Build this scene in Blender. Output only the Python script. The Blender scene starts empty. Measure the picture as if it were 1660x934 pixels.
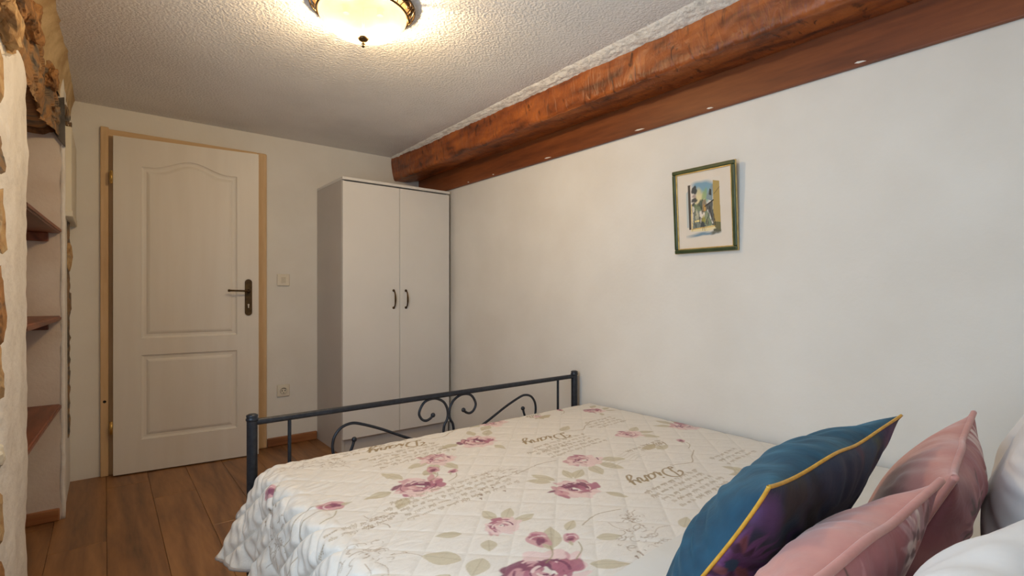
import bpy, bmesh, math, random
import numpy as np
from mathutils import Vector, Matrix, noise

random.seed(7)
rng = np.random.default_rng(7)
S = bpy.context.scene
COL = S.collection
PI = math.pi

# ------------------------------------------------------------------ camera, light, exposure
cam_data = bpy.data.cameras.new('camera')
cam = bpy.data.objects.new('camera', cam_data)
COL.objects.link(cam)
cam.location = (0, 0, 1.063)
cam.rotation_euler = (PI / 2, 0, -math.radians(38.67))
cam_data.sensor_width = 36
cam_data.lens = 824 / 1660 * 36
cam_data.shift_y = 9 / 1660
cam_data.clip_start = 0.02
S.camera = cam

world = bpy.data.worlds.new('world')
S.world = world
world.use_nodes = True
world.node_tree.nodes['Background'].inputs[0].default_value = (0.55, 0.72, 1.0, 1)
world.node_tree.nodes['Background'].inputs[1].default_value = 1.0

S.view_settings.view_transform = 'Standard'
S.view_settings.look = 'None'
S.view_settings.gamma = 1.0
S.view_settings.use_curve_mapping = False
S.view_settings.exposure = 0.60

# daylight entering by the window in the left wall, beside the camera
wl = bpy.data.lights.new('window_daylight', 'AREA')
wl.shape = 'RECTANGLE'
wl.size = 1.25
wl.size_y = 0.92
wl.energy = 15.5
wl.color = (0.62, 0.81, 1.0)
wlo = bpy.data.objects.new('window_daylight', wl)
COL.objects.link(wlo)
wlo.location = (-0.595, 0.73, 1.405)
wlo.rotation_euler = Vector((1.0, 0.0, 0.0)).to_track_quat('-Z', 'Z').to_euler()

# ------------------------------------------------------------------ helpers
def lin(c):
    return tuple((x / 12.92 if x <= 0.04045 else ((x + 0.055) / 1.055) ** 2.4) for x in [v / 255 for v in c])

def link(o, parent=None):
    COL.objects.link(o)
    if parent is not None:
        o.parent = parent
    return o

def obj(name, bm, mat, parent=None, smooth=False):
    me = bpy.data.meshes.new(name)
    bm.normal_update()
    bm.to_mesh(me)
    bm.free()
    if smooth:
        me.polygons.foreach_set('use_smooth', [True] * len(me.polygons))
    if mat:
        me.materials.append(mat)
    return link(bpy.data.objects.new(name, me), parent)

def tag(o, label, cat=None, group=None, kind=None):
    o['label'] = label
    if cat: o['category'] = cat
    if group: o['group'] = group
    if kind: o['kind'] = kind
    return o

def thing(name, label, cat, loc=(0, 0, 0), rot=(0, 0, 0), group=None):
    o = bpy.data.objects.new(name, None)
    o.empty_display_size = 0.05
    link(o)
    o.location = loc
    o.rotation_euler = rot
    return tag(o, label, cat, group)

def struct(o, label):
    o['kind'] = 'structure'
    o['label'] = label
    return o

def box(bm, x0, x1, y0, y1, z0, z1, bev=0.0, seg=2):
    m = Matrix.Translation(((x0 + x1) / 2, (y0 + y1) / 2, (z0 + z1) / 2)) @ Matrix.Diagonal((abs(x1 - x0), abs(y1 - y0), abs(z1 - z0), 1))
    r = bmesh.ops.create_cube(bm, size=1, matrix=m)
    if bev > 0:
        es = list({e for v in r['verts'] for e in v.link_edges})
        bmesh.ops.bevel(bm, geom=es, offset=bev, segments=seg, affect='EDGES', profile=0.5)
    return bm

def cyl(bm, p0, p1, r0, r1=None, n=16, caps=True):
    p0, p1 = Vector(p0), Vector(p1)
    d = p1 - p0
    m = Matrix.Translation((p0 + p1) / 2) @ d.to_track_quat('Z', 'Y').to_matrix().to_4x4()
    bmesh.ops.create_cone(bm, cap_ends=caps, segments=n, radius1=r0, radius2=r0 if r1 is None else r1, depth=d.length, matrix=m)
    return bm

def ball(bm, p, r, n=12):
    bmesh.ops.create_uvsphere(bm, u_segments=n, v_segments=max(6, n // 2 + 2), radius=r, matrix=Matrix.Translation(p))
    return bm

def catmull(pts, n=8, closed=False):
    P = [Vector(p) for p in pts]
    out = []
    m = len(P)
    for i in range(m if closed else m - 1):
        if closed:
            a, b, c, d = P[(i - 1) % m], P[i], P[(i + 1) % m], P[(i + 2) % m]
        else:
            a, b, c, d = P[max(i - 1, 0)], P[i], P[i + 1], P[min(i + 2, m - 1)]
        for k in range(n):
            t = k / n
            out.append(0.5 * ((2 * b) + (c - a) * t + (2 * a - 5 * b + 4 * c - d) * t * t + (3 * b - a - 3 * c + d) * t ** 3))
    if not closed:
        out.append(P[-1].copy())
    return out

def tube(bm, pts, r, n=10, closed=False):
    P = [Vector(p) for p in pts]
    m = len(P)
    rings = []
    up = None
    for i, p in enumerate(P):
        if closed:
            t = P[(i + 1) % m] - P[i - 1]
        else:
            t = P[min(i + 1, m - 1)] - P[max(i - 1, 0)]
        t.normalize()
        if up is None:
            up = t.orthogonal().normalized()
        up = (up - t * up.dot(t)).normalized()
        s = t.cross(up)
        rr = r(i / max(1, m - 1)) if callable(r) else r
        rings.append([bm.verts.new(p + (up * math.cos(2 * PI * k / n) + s * math.sin(2 * PI * k / n)) * rr) for k in range(n)])
    for i in range(m if closed else m - 1):
        A, B = rings[i], rings[(i + 1) % m]
        for k in range(n):
            bm.faces.new((A[k], A[(k + 1) % n], B[(k + 1) % n], B[k]))
    if not closed:
        bm.faces.new(rings[0][::-1])
        bm.faces.new(rings[-1])
    return bm

def lathe(bm, prof, c=(0, 0, 0), n=40):
    rings = []
    for r, z in prof:
        if r < 1e-6:
            rings.append([bm.verts.new((c[0], c[1], c[2] + z))])
        else:
            rings.append([bm.verts.new((c[0] + r * math.cos(2 * PI * k / n), c[1] + r * math.sin(2 * PI * k / n), c[2] + z)) for k in range(n)])
    for A, B in zip(rings, rings[1:]):
        for k in range(n):
            k2 = (k + 1) % n
            if len(A) == 1:
                bm.faces.new((A[0], B[k2], B[k]))
            elif len(B) == 1:
                bm.faces.new((A[k], A[k2], B[0]))
            else:
                bm.faces.new((A[k], A[k2], B[k2], B[k]))
    return bm

def grid_obj(name, P, mat, parent=None, smooth=True, color=None):
    """P: array (n, m, 3) of points -> one grid mesh; color: (n, m, 3) linear colours."""
    n, m = P.shape[:2]
    me = bpy.data.meshes.new(name)
    idx = np.arange(n * m).reshape(n, m)
    q = np.stack([idx[:-1, :-1], idx[1:, :-1], idx[1:, 1:], idx[:-1, 1:]], -1).reshape(-1, 4)
    nf = len(q)
    me.vertices.add(n * m)
    me.vertices.foreach_set('co', np.ascontiguousarray(P.reshape(-1), dtype=np.float32))
    me.loops.add(nf * 4)
    me.loops.foreach_set('vertex_index', q.reshape(-1).astype(np.int32))
    me.polygons.add(nf)
    me.polygons.foreach_set('loop_start', np.arange(0, nf * 4, 4, dtype=np.int32))
    me.polygons.foreach_set('use_smooth', np.full(nf, smooth))
    me.update(calc_edges=True)
    if color is not None:
        at = me.color_attributes.new('print', 'FLOAT_COLOR', 'POINT')
        c4 = np.ones((n * m, 4), dtype=np.float32)
        c4[:, :3] = color.reshape(-1, 3)
        at.data.foreach_set('color', c4.reshape(-1))
    me.materials.append(mat)
    return link(bpy.data.objects.new(name, me), parent)

# ------------------------------------------------------------------ materials
def new_mat(name):
    m = bpy.data.materials.new(name)
    m.use_nodes = True
    nt = m.node_tree
    return m, nt, nt.nodes['Principled BSDF']

def N(nt, t, **kw):
    n = nt.nodes.new(t)
    for k, v in kw.items():
        if k in n.inputs: n.inputs[k].default_value = v
        else: setattr(n, k, v)
    return n

def mat(name, c1, c2=None, rough=0.6, scale=8.0, bump=0.0, bscale=60.0, metal=0.0, stretch=(1, 1, 1), detail=4.0, sheen=0.0, bdist=0.01, ramp=(0.35, 0.65)):
    m, nt, b = new_mat(name)
    b.inputs['Roughness'].default_value = rough
    b.inputs['Metallic'].default_value = metal
    if sheen:
        b.inputs['Sheen Weight'].default_value = sheen
        b.inputs['Sheen Roughness'].default_value = 0.4
    tc = N(nt, 'ShaderNodeTexCoord')
    mp = N(nt, 'ShaderNodeMapping')
    mp.inputs['Scale'].default_value = stretch
    nt.links.new(tc.outputs['Object'], mp.inputs[0])
    nz = N(nt, 'ShaderNodeTexNoise', Scale=scale, Detail=detail)
    nt.links.new(mp.outputs[0], nz.inputs['Vector'])
    cr = N(nt, 'ShaderNodeValToRGB')
    cr.color_ramp.elements[0].position, cr.color_ramp.elements[1].position = ramp
    cr.color_ramp.elements[0].color = (*lin(c1), 1)
    cr.color_ramp.elements[1].color = (*lin(c2 or c1), 1)
    nt.links.new(nz.outputs['Fac'], cr.inputs[0])
    nt.links.new(cr.outputs[0], b.inputs['Base Color'])
    if bump:
        n2 = N(nt, 'ShaderNodeTexNoise', Scale=bscale, Detail=3.0)
        nt.links.new(mp.outputs[0], n2.inputs['Vector'])
        bp = N(nt, 'ShaderNodeBump', Strength=bump, Distance=bdist)
        nt.links.new(n2.outputs['Fac'], bp.inputs['Height'])
        nt.links.new(bp.outputs[0], b.inputs['Normal'])
    return m

def wood(name, c_dark, c_mid, c_light, axis='Y', rough=0.45, rings=9.0, bump=0.15, per_object=False, knots=True):
    m, nt, b = new_mat(name)
    tc = N(nt, 'ShaderNodeTexCoord')
    mp = N(nt, 'ShaderNodeMapping')
    mp.inputs['Scale'].default_value = {'X': (0.12, 1, 1), 'Y': (1, 0.12, 1), 'Z': (1, 1, 0.12)}[axis]
    nt.links.new(tc.outputs['Object'], mp.inputs[0])
    src = mp.outputs[0]
    if per_object:
        oi = N(nt, 'ShaderNodeObjectInfo')
        va = N(nt, 'ShaderNodeVectorMath', operation='ADD')
        ms = N(nt, 'ShaderNodeMath', operation='MULTIPLY'); ms.inputs[1].default_value = 37.0
        nt.links.new(oi.outputs['Random'], ms.inputs[0])
        nt.links.new(src, va.inputs[0]); nt.links.new(ms.outputs[0], va.inputs[1])
        src = va.outputs[0]
    big = N(nt, 'ShaderNodeTexNoise', Scale=2.6, Detail=2.0, Distortion=0.6)
    nt.links.new(src, big.inputs['Vector'])
    mul = N(nt, 'ShaderNodeMath', operation='MULTIPLY'); mul.inputs[1].default_value = rings
    nt.links.new(big.outputs['Fac'], mul.inputs[0])
    fr = N(nt, 'ShaderNodeMath', operation='PINGPONG'); fr.inputs[1].default_value = 0.5
    nt.links.new(mul.outputs[0], fr.inputs[0])
    fine = N(nt, 'ShaderNodeTexNoise', Scale=70.0, Detail=4.0)
    nt.links.new(src, fine.inputs['Vector'])
    mx = N(nt, 'ShaderNodeMath', operation='MULTIPLY_ADD'); mx.inputs[1].default_value = 0.55
    nt.links.new(fr.outputs[0], mx.inputs[0]); 
    fm = N(nt, 'ShaderNodeMath', operation='MULTIPLY'); fm.inputs[1].default_value = 0.45
    nt.links.new(fine.outputs['Fac'], fm.inputs[0]); nt.links.new(fm.outputs[0], mx.inputs[2])
    cloud = N(nt, 'ShaderNodeTexNoise', Scale=5.0, Detail=3.0)
    nt.links.new(src, cloud.inputs['Vector'])
    ad = N(nt, 'ShaderNodeMath', operation='MULTIPLY_ADD'); ad.inputs[1].default_value = 0.7
    nt.links.new(cloud.outputs['Fac'], ad.inputs[0]); nt.links.new(mx.outputs[0], ad.inputs[2])
    cr = N(nt, 'ShaderNodeValToRGB')
    e = cr.color_ramp.elements
    e[0].position = 0.38; e[0].color = (*lin(c_dark), 1)
    e[1].position = 0.95; e[1].color = (*lin(c_light), 1)
    k = e.new(0.66); k.color = (*lin(c_mid), 1)
    nt.links.new(ad.outputs[0], cr.inputs[0])
    nt.links.new(cr.outputs[0], b.inputs['Base Color'])
    b.inputs['Roughness'].default_value = rough
    bp = N(nt, 'ShaderNodeBump', Strength=bump, Distance=0.003)
    nt.links.new(ad.outputs[0], bp.inputs['Height'])
    nt.links.new(bp.outputs[0], b.inputs['Normal'])
    return m

def print_mat(name, rough=0.75, bump=0.12, bscale=260.0, sheen=0.0, wr=0.0, wstretch=(1, 1, 1)):
    m, nt, b = new_mat(name)
    at = N(nt, 'ShaderNodeAttribute', attribute_name='print')
    nt.links.new(at.outputs['Color'], b.inputs['Base Color'])
    b.inputs['Roughness'].default_value = rough
    if sheen:
        b.inputs['Sheen Weight'].default_value = sheen
    tc = N(nt, 'ShaderNodeTexCoord')
    mp = N(nt, 'ShaderNodeMapping'); mp.inputs['Scale'].default_value = wstretch
    nt.links.new(tc.outputs['Object'], mp.inputs[0])
    n1 = N(nt, 'ShaderNodeTexNoise', Scale=bscale, Detail=2.0)
    nt.links.new(tc.outputs['Object'], n1.inputs['Vector'])
    b1 = N(nt, 'ShaderNodeBump', Strength=bump, Distance=0.002)
    nt.links.new(n1.outputs['Fac'], b1.inputs['Height'])
    if wr:
        n2 = N(nt, 'ShaderNodeTexNoise', Scale=16.0, Detail=3.0, Distortion=0.4)
        nt.links.new(mp.outputs[0], n2.inputs['Vector'])
        b2 = N(nt, 'ShaderNodeBump', Strength=wr, Distance=0.02)
        nt.links.new(n2.outputs['Fac'], b2.inputs['Height'])
        nt.links.new(b1.outputs[0], b2.inputs['Normal'])
        nt.links.new(b2.outputs[0], b.inputs['Normal'])
    else:
        nt.links.new(b1.outputs[0], b.inputs['Normal'])
    return m

M = {}
M['wall'] = mat('white_wall_paint', (226, 222, 214), (232, 229, 222), 0.85, 3, 0.18, 55, bdist=0.004)
M['wall_rough'] = mat('rough_white_plaster', (222, 216, 208), (236, 232, 226), 0.9, 6, 0.5, 28, bdist=0.012)
M['niche'] = mat('niche_plaster', (214, 198, 184), (226, 214, 202), 0.9, 5, 0.25, 70, bdist=0.004)
M['ceiling'] = mat('stippled_ceiling_plaster', (230, 228, 226), (236, 234, 232), 0.9, 4, 0.6, 95, bdist=0.012)
M['strip'] = mat('rough_plaster_strip', (206, 204, 198), (236, 234, 228), 0.9, 30, 0.6, 60, bdist=0.01, ramp=(0.3, 0.5))
M['foam'] = mat('tan_filler', (176, 146, 104), (212, 186, 142), 0.9, 9, 0.5, 40, bdist=0.01)
M['plank'] = wood('laminate_floor', (92, 62, 38), (134, 92, 56), (162, 116, 72), 'Y', 0.38, 10, 0.06, True)
M['shelf'] = wood('brown_shelf_wood', (78, 38, 22), (122, 66, 42), (150, 88, 58), 'Y', 0.45, 12, 0.1, True)
M['skirt'] = wood('brown_skirting', (104, 62, 34), (146, 92, 54), (170, 114, 70), 'X', 0.45, 8, 0.05)
M['beam'] = None
M['board'] = wood('stained_board', (92, 45, 18), (122, 64, 28), (142, 80, 38), 'Y', 0.5, 6, 0.05)
M['casing'] = wood('pale_beech_casing', (196, 160, 116), (212, 178, 134), (222, 190, 148), 'Z', 0.5, 5, 0.04)
M['casing_h'] = wood('pale_beech_head', (196, 160, 116), (212, 178, 134), (222, 190, 148), 'X', 0.5, 5, 0.04)
M['door'] = mat('white_door_paint', (222, 216, 206), (226, 221, 212), 0.5, 5, 0.04, 30, stretch=(3, 3, 0.3), bdist=0.003)
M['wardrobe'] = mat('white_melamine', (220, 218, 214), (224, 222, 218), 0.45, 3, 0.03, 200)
M['wside'] = mat('shaded_white_melamine', (196, 190, 184), (200, 195, 189), 0.5, 3, 0.03, 200)  # the wardrobe's white, greyed so its side shade sits in the colour
M['bronze'] = mat('aged_bronze', (64, 48, 30), (92, 70, 42), 0.38, 30, 0.1, 90, metal=0.85)
M['brass'] = mat('brass', (196, 156, 84), (214, 176, 104), 0.3, 20, metal=0.9)
M['dark'] = mat('dark_hole', (22, 20, 18), (28, 25, 22), 0.8)
M['iron'] = mat('dark_grey_bed_metal', (38, 42, 50), (50, 54, 62), 0.38, 60, 0.08, 300, metal=0.35)
M['plastic'] = mat('cream_plastic', (226, 218, 200), (230, 222, 206), 0.35)
M['plastic_in'] = mat('cream_plastic_inset', (206, 197, 178), (210, 202, 184), 0.4)
M['slate'] = mat('dark_slate', (70, 66, 64), (104, 98, 92), 0.7, 12, 0.4, 40)
M['cream_board'] = mat('cream_painted_board', (214, 206, 186), (220, 213, 195), 0.6, 4, 0.05, 50)
M['white_cloth'] = mat('white_cotton', (224, 223, 222), (229, 228, 227), 0.85, 6, 0.12, 14, bdist=0.02, sheen=0.1)
M['sheet'] = mat('white_sheet', (222, 220, 214), (227, 226, 222), 0.8, 5, 0.16, 9, bdist=0.02)
M['mattress'] = mat('mattress_ticking', (214, 210, 202), (220, 216, 210), 0.85)
M['hem'] = mat('grey_hem_binding', (158, 150, 146), (170, 162, 158), 0.7)
M['gold'] = mat('gold_piping', (202, 150, 44), (222, 172, 64), 0.45, 80)
M['frame_green'] = mat('green_frame', (48, 62, 34), (66, 80, 46), 0.35, 20, stretch=(1, 1, 1))
M['frame_gold'] = mat('gilt_frame_edge', (186, 156, 88), (214, 186, 120), 0.35, 30, metal=0.5)
M['mount'] = mat('cream_picture_mount', (226, 214, 198), (230, 219, 205), 0.8)
M['coverlet'] = print_mat('printed_quilt', 0.55, 0.10, 300, 0.0, 0.30, (1.0, 3.0, 1.0))
M['art'] = print_mat('watercolour_print', 0.6, 0.02)
M['pinkprint'] = print_mat('pink_printed_satin', 0.5, 0.05, 200, 0.05, 0.25)
M['blueprint'] = print_mat('dark_floral_velvet', 0.7, 0.1, 300, 0.04, 0.2)
M['pink'] = mat('pink_velvet', (196, 134, 126), (208, 148, 138), 0.6, 14, 0.2, 22, bdist=0.01, sheen=0.35)
M['whiteprint'] = print_mat('white_pillowcase', 0.85, 0.05, 200, 0.0, 0.2)

def velvet():
    m, nt, b = new_mat('teal_velvet')
    tc = N(nt, 'ShaderNodeTexCoord')
    mp = N(nt, 'ShaderNodeMapping'); mp.inputs['Scale'].default_value = (1.6, 1, 0.6)
    nt.links.new(tc.outputs['Object'], mp.inputs[0])
    nz = N(nt, 'ShaderNodeTexNoise', Scale=14.0, Detail=5.0)
    nt.links.new(mp.outputs[0], nz.inputs['Vector'])
    cr = N(nt, 'ShaderNodeValToRGB')
    cr.color_ramp.elements[0].position = 0.3; cr.color_ramp.elements[0].color = (*lin((10, 46, 68)), 1)
    cr.color_ramp.elements[1].position = 0.75; cr.color_ramp.elements[1].color = (*lin((22, 86, 114)), 1)
    nt.links.new(nz.outputs['Fac'], cr.inputs[0])
    nt.links.new(cr.outputs[0], b.inputs['Base Color'])
    b.inputs['Roughness'].default_value = 0.7
    b.inputs['Sheen Weight'].default_value = 0.3
    b.inputs['Sheen Tint'].default_value = (*lin((110, 180, 205)), 1)
    b.inputs['Sheen Roughness'].default_value = 0.35
    bp = N(nt, 'ShaderNodeBump', Strength=0.35, Distance=0.01)
    nt.links.new(nz.outputs['Fac'], bp.inputs['Height'])
    nt.links.new(bp.outputs[0], b.inputs['Normal'])
    return m
M['teal'] = velvet()

def stone_mat(name, cols, scale=14):
    m, nt, b = new_mat(name)
    tc = N(nt, 'ShaderNodeTexCoord')
    nz = N(nt, 'ShaderNodeTexNoise', Scale=scale, Detail=8.0, Distortion=0.8)
    nt.links.new(tc.outputs['Object'], nz.inputs['Vector'])
    cr = N(nt, 'ShaderNodeValToRGB')
    e = cr.color_ramp.elements
    e[0].position = 0.3; e[0].color = (*lin(cols[0]), 1)
    e[1].position = 0.7; e[1].color = (*lin(cols[-1]), 1)
    for i, c in enumerate(cols[1:-1]):
        k = e.new(0.3 + 0.4 * (i + 1) / (len(cols) - 1)); k.color = (*lin(c), 1)
    nt.links.new(nz.outputs['Fac'], cr.inputs[0])
    nt.links.new(cr.outputs[0], b.inputs['Base Color'])
    b.inputs['Roughness'].default_value = 0.85
    bp = N(nt, 'ShaderNodeBump', Strength=0.6, Distance=0.012)
    n2 = N(nt, 'ShaderNodeTexNoise', Scale=scale * 3, Detail=6.0)
    nt.links.new(tc.outputs['Object'], n2.inputs['Vector'])
    nt.links.new(n2.outputs['Fac'], bp.inputs['Height'])
    nt.links.new(bp.outputs[0], b.inputs['Normal'])
    return m
M['stone_brown'] = stone_mat('brown_rubble_stone', [(74, 60, 46), (138, 98, 58), (176, 128, 78), (120, 104, 86)])
M['stone_grey'] = stone_mat('grey_rubble_stone', [(66, 62, 58), (104, 96, 86), (150, 118, 82), (128, 122, 114)])
M['stone_tan'] = stone_mat('tan_rubble_stone', [(120, 94, 62), (172, 134, 88), (196, 164, 118), (150, 128, 100)])
M['rubble'] = stone_mat('broken_rubble', [(76, 72, 68), (128, 108, 86), (170, 126, 80), (132, 98, 64), (194, 158, 112), (112, 108, 104)], 6)
M['old_wood'] = wood('old_brown_lintel_wood', (58, 36, 18), (104, 68, 34), (134, 94, 52), 'Y', 0.8, 10, 0.6)

def beam_mat():
    m, nt, b = new_mat('hewn_stained_timber')
    tc = N(nt, 'ShaderNodeTexCoord')
    mp = N(nt, 'ShaderNodeMapping'); mp.inputs['Scale'].default_value = (1, 0.25, 1)
    nt.links.new(tc.outputs['Object'], mp.inputs[0])
    nz = N(nt, 'ShaderNodeTexNoise', Scale=16.0, Detail=7.0, Distortion=0.7)
    nt.links.new(mp.outputs[0], nz.inputs['Vector'])
    cr = N(nt, 'ShaderNodeValToRGB')
    e = cr.color_ramp.elements
    e[0].position = 0.28; e[0].color = (*lin((70, 34, 14)), 1)
    e[1].position = 0.74; e[1].color = (*lin((178, 100, 42)), 1)
    k = e.new(0.46); k.color = (*lin((134, 68, 27)), 1)
    nt.links.new(nz.outputs['Fac'], cr.inputs[0])
    # dark nicks left by the adze
    mp2 = N(nt, 'ShaderNodeMapping'); mp2.inputs['Scale'].default_value = (1.0, 2.4, 0.8)
    mp2.inputs['Rotation'].default_value = (0.5, 0, 0)
    nt.links.new(tc.outputs['Object'], mp2.inputs[0])
    n2 = N(nt, 'ShaderNodeTexNoise', Scale=13.0, Detail=6.0, Distortion=1.2)
    nt.links.new(mp2.outputs[0], n2.inputs['Vector'])
    r2 = N(nt, 'ShaderNodeValToRGB')
    r2.color_ramp.elements[0].position = 0.30; r2.color_ramp.elements[0].color = (0.16, 0.15, 0.16, 1)
    r2.color_ramp.elements[1].position = 0.42; r2.color_ramp.elements[1].color = (1, 1, 1, 1)
    nt.links.new(n2.outputs['Fac'], r2.inputs[0])
    mx = N(nt, 'ShaderNodeMixRGB', blend_type='MULTIPLY'); mx.inputs[0].default_value = 0.85
    nt.links.new(cr.outputs[0], mx.inputs[1]); nt.links.new(r2.outputs[0], mx.inputs[2])
    nt.links.new(mx.outputs[0], b.inputs['Base Color'])
    b.inputs['Roughness'].default_value = 0.42
    bp = N(nt, 'ShaderNodeBump', Strength=0.5, Distance=0.012)
    nt.links.new(n2.outputs['Fac'], bp.inputs['Height'])
    nt.links.new(bp.outputs[0], b.inputs['Normal'])
    return m
M['beam'] = beam_mat()

def lamp_glass():
    m, nt, b = new_mat('alabaster_glass')
    out = nt.nodes['Material Output']
    nt.nodes.remove(b)
    tc = N(nt, 'ShaderNodeTexCoord')
    nz = N(nt, 'ShaderNodeTexNoise', Scale=9.0, Detail=3.0, Distortion=1.0)
    nt.links.new(tc.outputs['Object'], nz.inputs['Vector'])
    cr = N(nt, 'ShaderNodeValToRGB')
    cr.color_ramp.elements[0].color = (0.032, 0.029, 0.022, 1)
    cr.color_ramp.elements[1].color = (0.044, 0.041, 0.033, 1)
    nt.links.new(nz.outputs['Fac'], cr.inputs[0])
    tl = N(nt, 'ShaderNodeBsdfTranslucent')
    nt.links.new(cr.outputs[0], tl.inputs[0])
    tp = N(nt, 'ShaderNodeBsdfTransparent')
    tp.inputs[0].default_value = (1.0, 0.93, 0.8, 1)
    gl = N(nt, 'ShaderNodeBsdfGlossy'); gl.inputs['Roughness'].default_value = 0.25
    m1 = N(nt, 'ShaderNodeMixShader'); m1.inputs[0].default_value = 0.30
    m2 = N(nt, 'ShaderNodeMixShader'); m2.inputs[0].default_value = 0.05
    nt.links.new(tl.outputs[0], m1.inputs[1]); nt.links.new(tp.outputs[0], m1.inputs[2])
    nt.links.new(m1.outputs[0], m2.inputs[1]); nt.links.new(gl.outputs[0], m2.inputs[2])
    nt.links.new(m2.outputs[0], out.inputs[0])
    return m
M['lampglass'] = lamp_glass()

# ------------------------------------------------------------------ room shell
WX, BY, NY, CH = 2.06, 3.80, -0.22, 2.155       # right wall, back wall, near wall, ceiling height

floor = struct(obj('floor', box(bmesh.new(), -0.8, WX + 0.2, NY - 0.1, BY + 0.5, -0.12, -0.014), M['plank']), 'brown wood laminate floor')
def plank_mesh(L):
    bm = box(bmesh.new(), -0.0945, 0.0945, 0, L - 0.0012, -0.012, 0.0, 0.0012, 1)
    me = bpy.data.meshes.new('plank'); bm.to_mesh(me); bm.free(); me.materials.append(M['plank'])
    return me
pm = plank_mesh(1.29)
cuts = {}
for i in range(14):
    xc = -0.47 + 0.19 * i
    if xc > WX: break
    y = NY - (0.43 * (i % 3) + 0.11 * (i % 2))
    while y < BY + 0.02:
        y0, y1 = max(y, NY), min(y + 1.29, BY + 0.12)
        if y1 - y0 > 0.03:
            if abs((y1 - y0) - 1.29) < 1e-4:
                me = pm
            else:
                key = round(y1 - y0, 3)
                me = cuts.setdefault(key, plank_mesh(y1 - y0))
            o = link(bpy.data.objects.new('plank', me), floor)
            o.location = (xc, y0, 0)
        y += 1.29

ceiling = struct(obj('ceiling', box(bmesh.new(), -0.8, WX + 0.2, NY - 0.1, BY + 0.3, CH, CH + 0.12), M['ceiling']), 'white stippled plaster ceiling')
struct(obj('wall_right', box(bmesh.new(), WX, WX + 0.2, NY - 0.1, BY + 0.2, -0.01, CH + 0.02), M['wall']), 'smooth white wall behind the bed side')
struct(obj('wall_near', box(bmesh.new(), -0.8, WX + 0.1, NY - 0.12, NY, -0.01, CH + 0.02), M['wall']), 'white wall behind the head of the bed')
bm = bmesh.new()
box(bm, -0.7, 0.0, BY, BY + 0.25, -0.01, CH + 0.02)
box(bm, 0.835, WX + 0.1, BY, BY + 0.25, -0.01, CH + 0.02)
box(bm, 0.0, 0.835, BY, BY + 0.25, 2.0, CH + 0.02)
box(bm, -0.2, 1.1, BY + 0.25, BY + 0.33, -0.01, CH + 0.02)
wall_back = struct(obj('wall_back', bm, M['wall']), 'white wall with the door and wardrobe')

# left wall: window bay beside the camera, plaster pier, shelf niche, plastered end
bm = bmesh.new()
box(bm, -0.75, -0.62, NY, 1.86, -0.01, 0.86)
box(bm, -0.62, -0.26, NY, 1.86, -0.01, 0.80)
box(bm, -0.75, -0.26, NY, 1.86, 1.95, CH + 0.01)
box(bm, -0.75, -0.26, NY, 0.02, 0.80, 1.95)
box(bm, -0.75, -0.56, 1.44, 1.86, 0.80, 1.95)
box(bm, -0.75, -0.60, 1.86, 3.22, -0.01, CH + 0.01)
box(bm, -0.60, -0.225, 1.86, 3.22, 1.84, CH + 0.01)
box(bm, -0.75, -0.155, 3.22, BY + 0.02, -0.01, CH + 0.01)
wall_left = struct(obj('wall_left', bm, M['wall']), 'rough old left wall with shelf niche and bare stone')

# rounded, lumpy plaster pier in front of the niche
def pier():
    hs = np.linspace(0, 1.85, 150)
    prof = []                         # (x, y) outline going from window side round to niche side
    for y in np.linspace(1.80, 2.285, 34): prof.append((-0.200, y, 0))
    for k in range(1, 9):
        a = k / 8 * PI / 2
        prof.append((-0.215 + 0.015 * math.cos(a), 2.285 + 0.015 * math.sin(a), a))
    for x in np.linspace(-0.23, -0.60, 12): prof.append((x, 2.30, PI / 2))
    P = np.zeros((len(prof), len(hs), 3))
    for i, (x, y, a) in enumerate(prof):
        for j, h in enumerate(hs):
            d = 0.006 * noise.noise((x * 5, y * 7, h * 5)) + 0.003 * noise.noise((x * 20, y * 25, h * 22))
            e = max(0.0, (1.93 - y) / 0.13)
            if a == 0: d += e * (0.012 * noise.noise((3, y * 40, h * 26)) - 0.010 * e)
            over = min(0.0849, max(0.0, h - 1.745))
            rnd = 0.085 - math.sqrt(0.085 ** 2 - over ** 2)
            k = max(0.0, min(1.0, (y - 1.95) / 0.30))
            P[i, j] = (x + d * math.cos(a) - 0.35 * rnd, y - rnd * k * 1.3 + d * math.sin(a), min(h, 1.66 + 0.36 * min(0.45, max(0.0, y - 1.79)) + 0.008 * noise.noise((y * 14, 3, 3))))
    return grid_obj('plaster_pier', P, M['wall_rough'], wall_left)
pier()
obj('pier_core', box(bmesh.new(), -0.60, -0.215, 1.84, 2.27, 0, 1.80), M['wall_rough'], wall_left)
# niche end face and lining
bm = bmesh.new(); box(bm, -0.60, -0.158, 3.195, 3.222, 0.0, 1.84)
obj('niche_end', bm, M['niche'], wall_left)
bm = bmesh.new(); box(bm, -0.605, -0.585, 2.28, 3.2, 0.0, 1.84)
obj('niche_back', bm, M['niche'], wall_left)
# irregular plaster bead on the niche corner
pts = [(-0.158 + 0.004 * noise.noise((h * 9, 1, 0)), 3.203 + 0.004 * noise.noise((h * 11, 5, 0)), h) for h in np.linspace(0.0, 1.83, 60)]
obj('corner_bead', tube(bmesh.new(), pts, lambda t: 0.011, 8), M['wall_rough'], wall_left, True)

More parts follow.
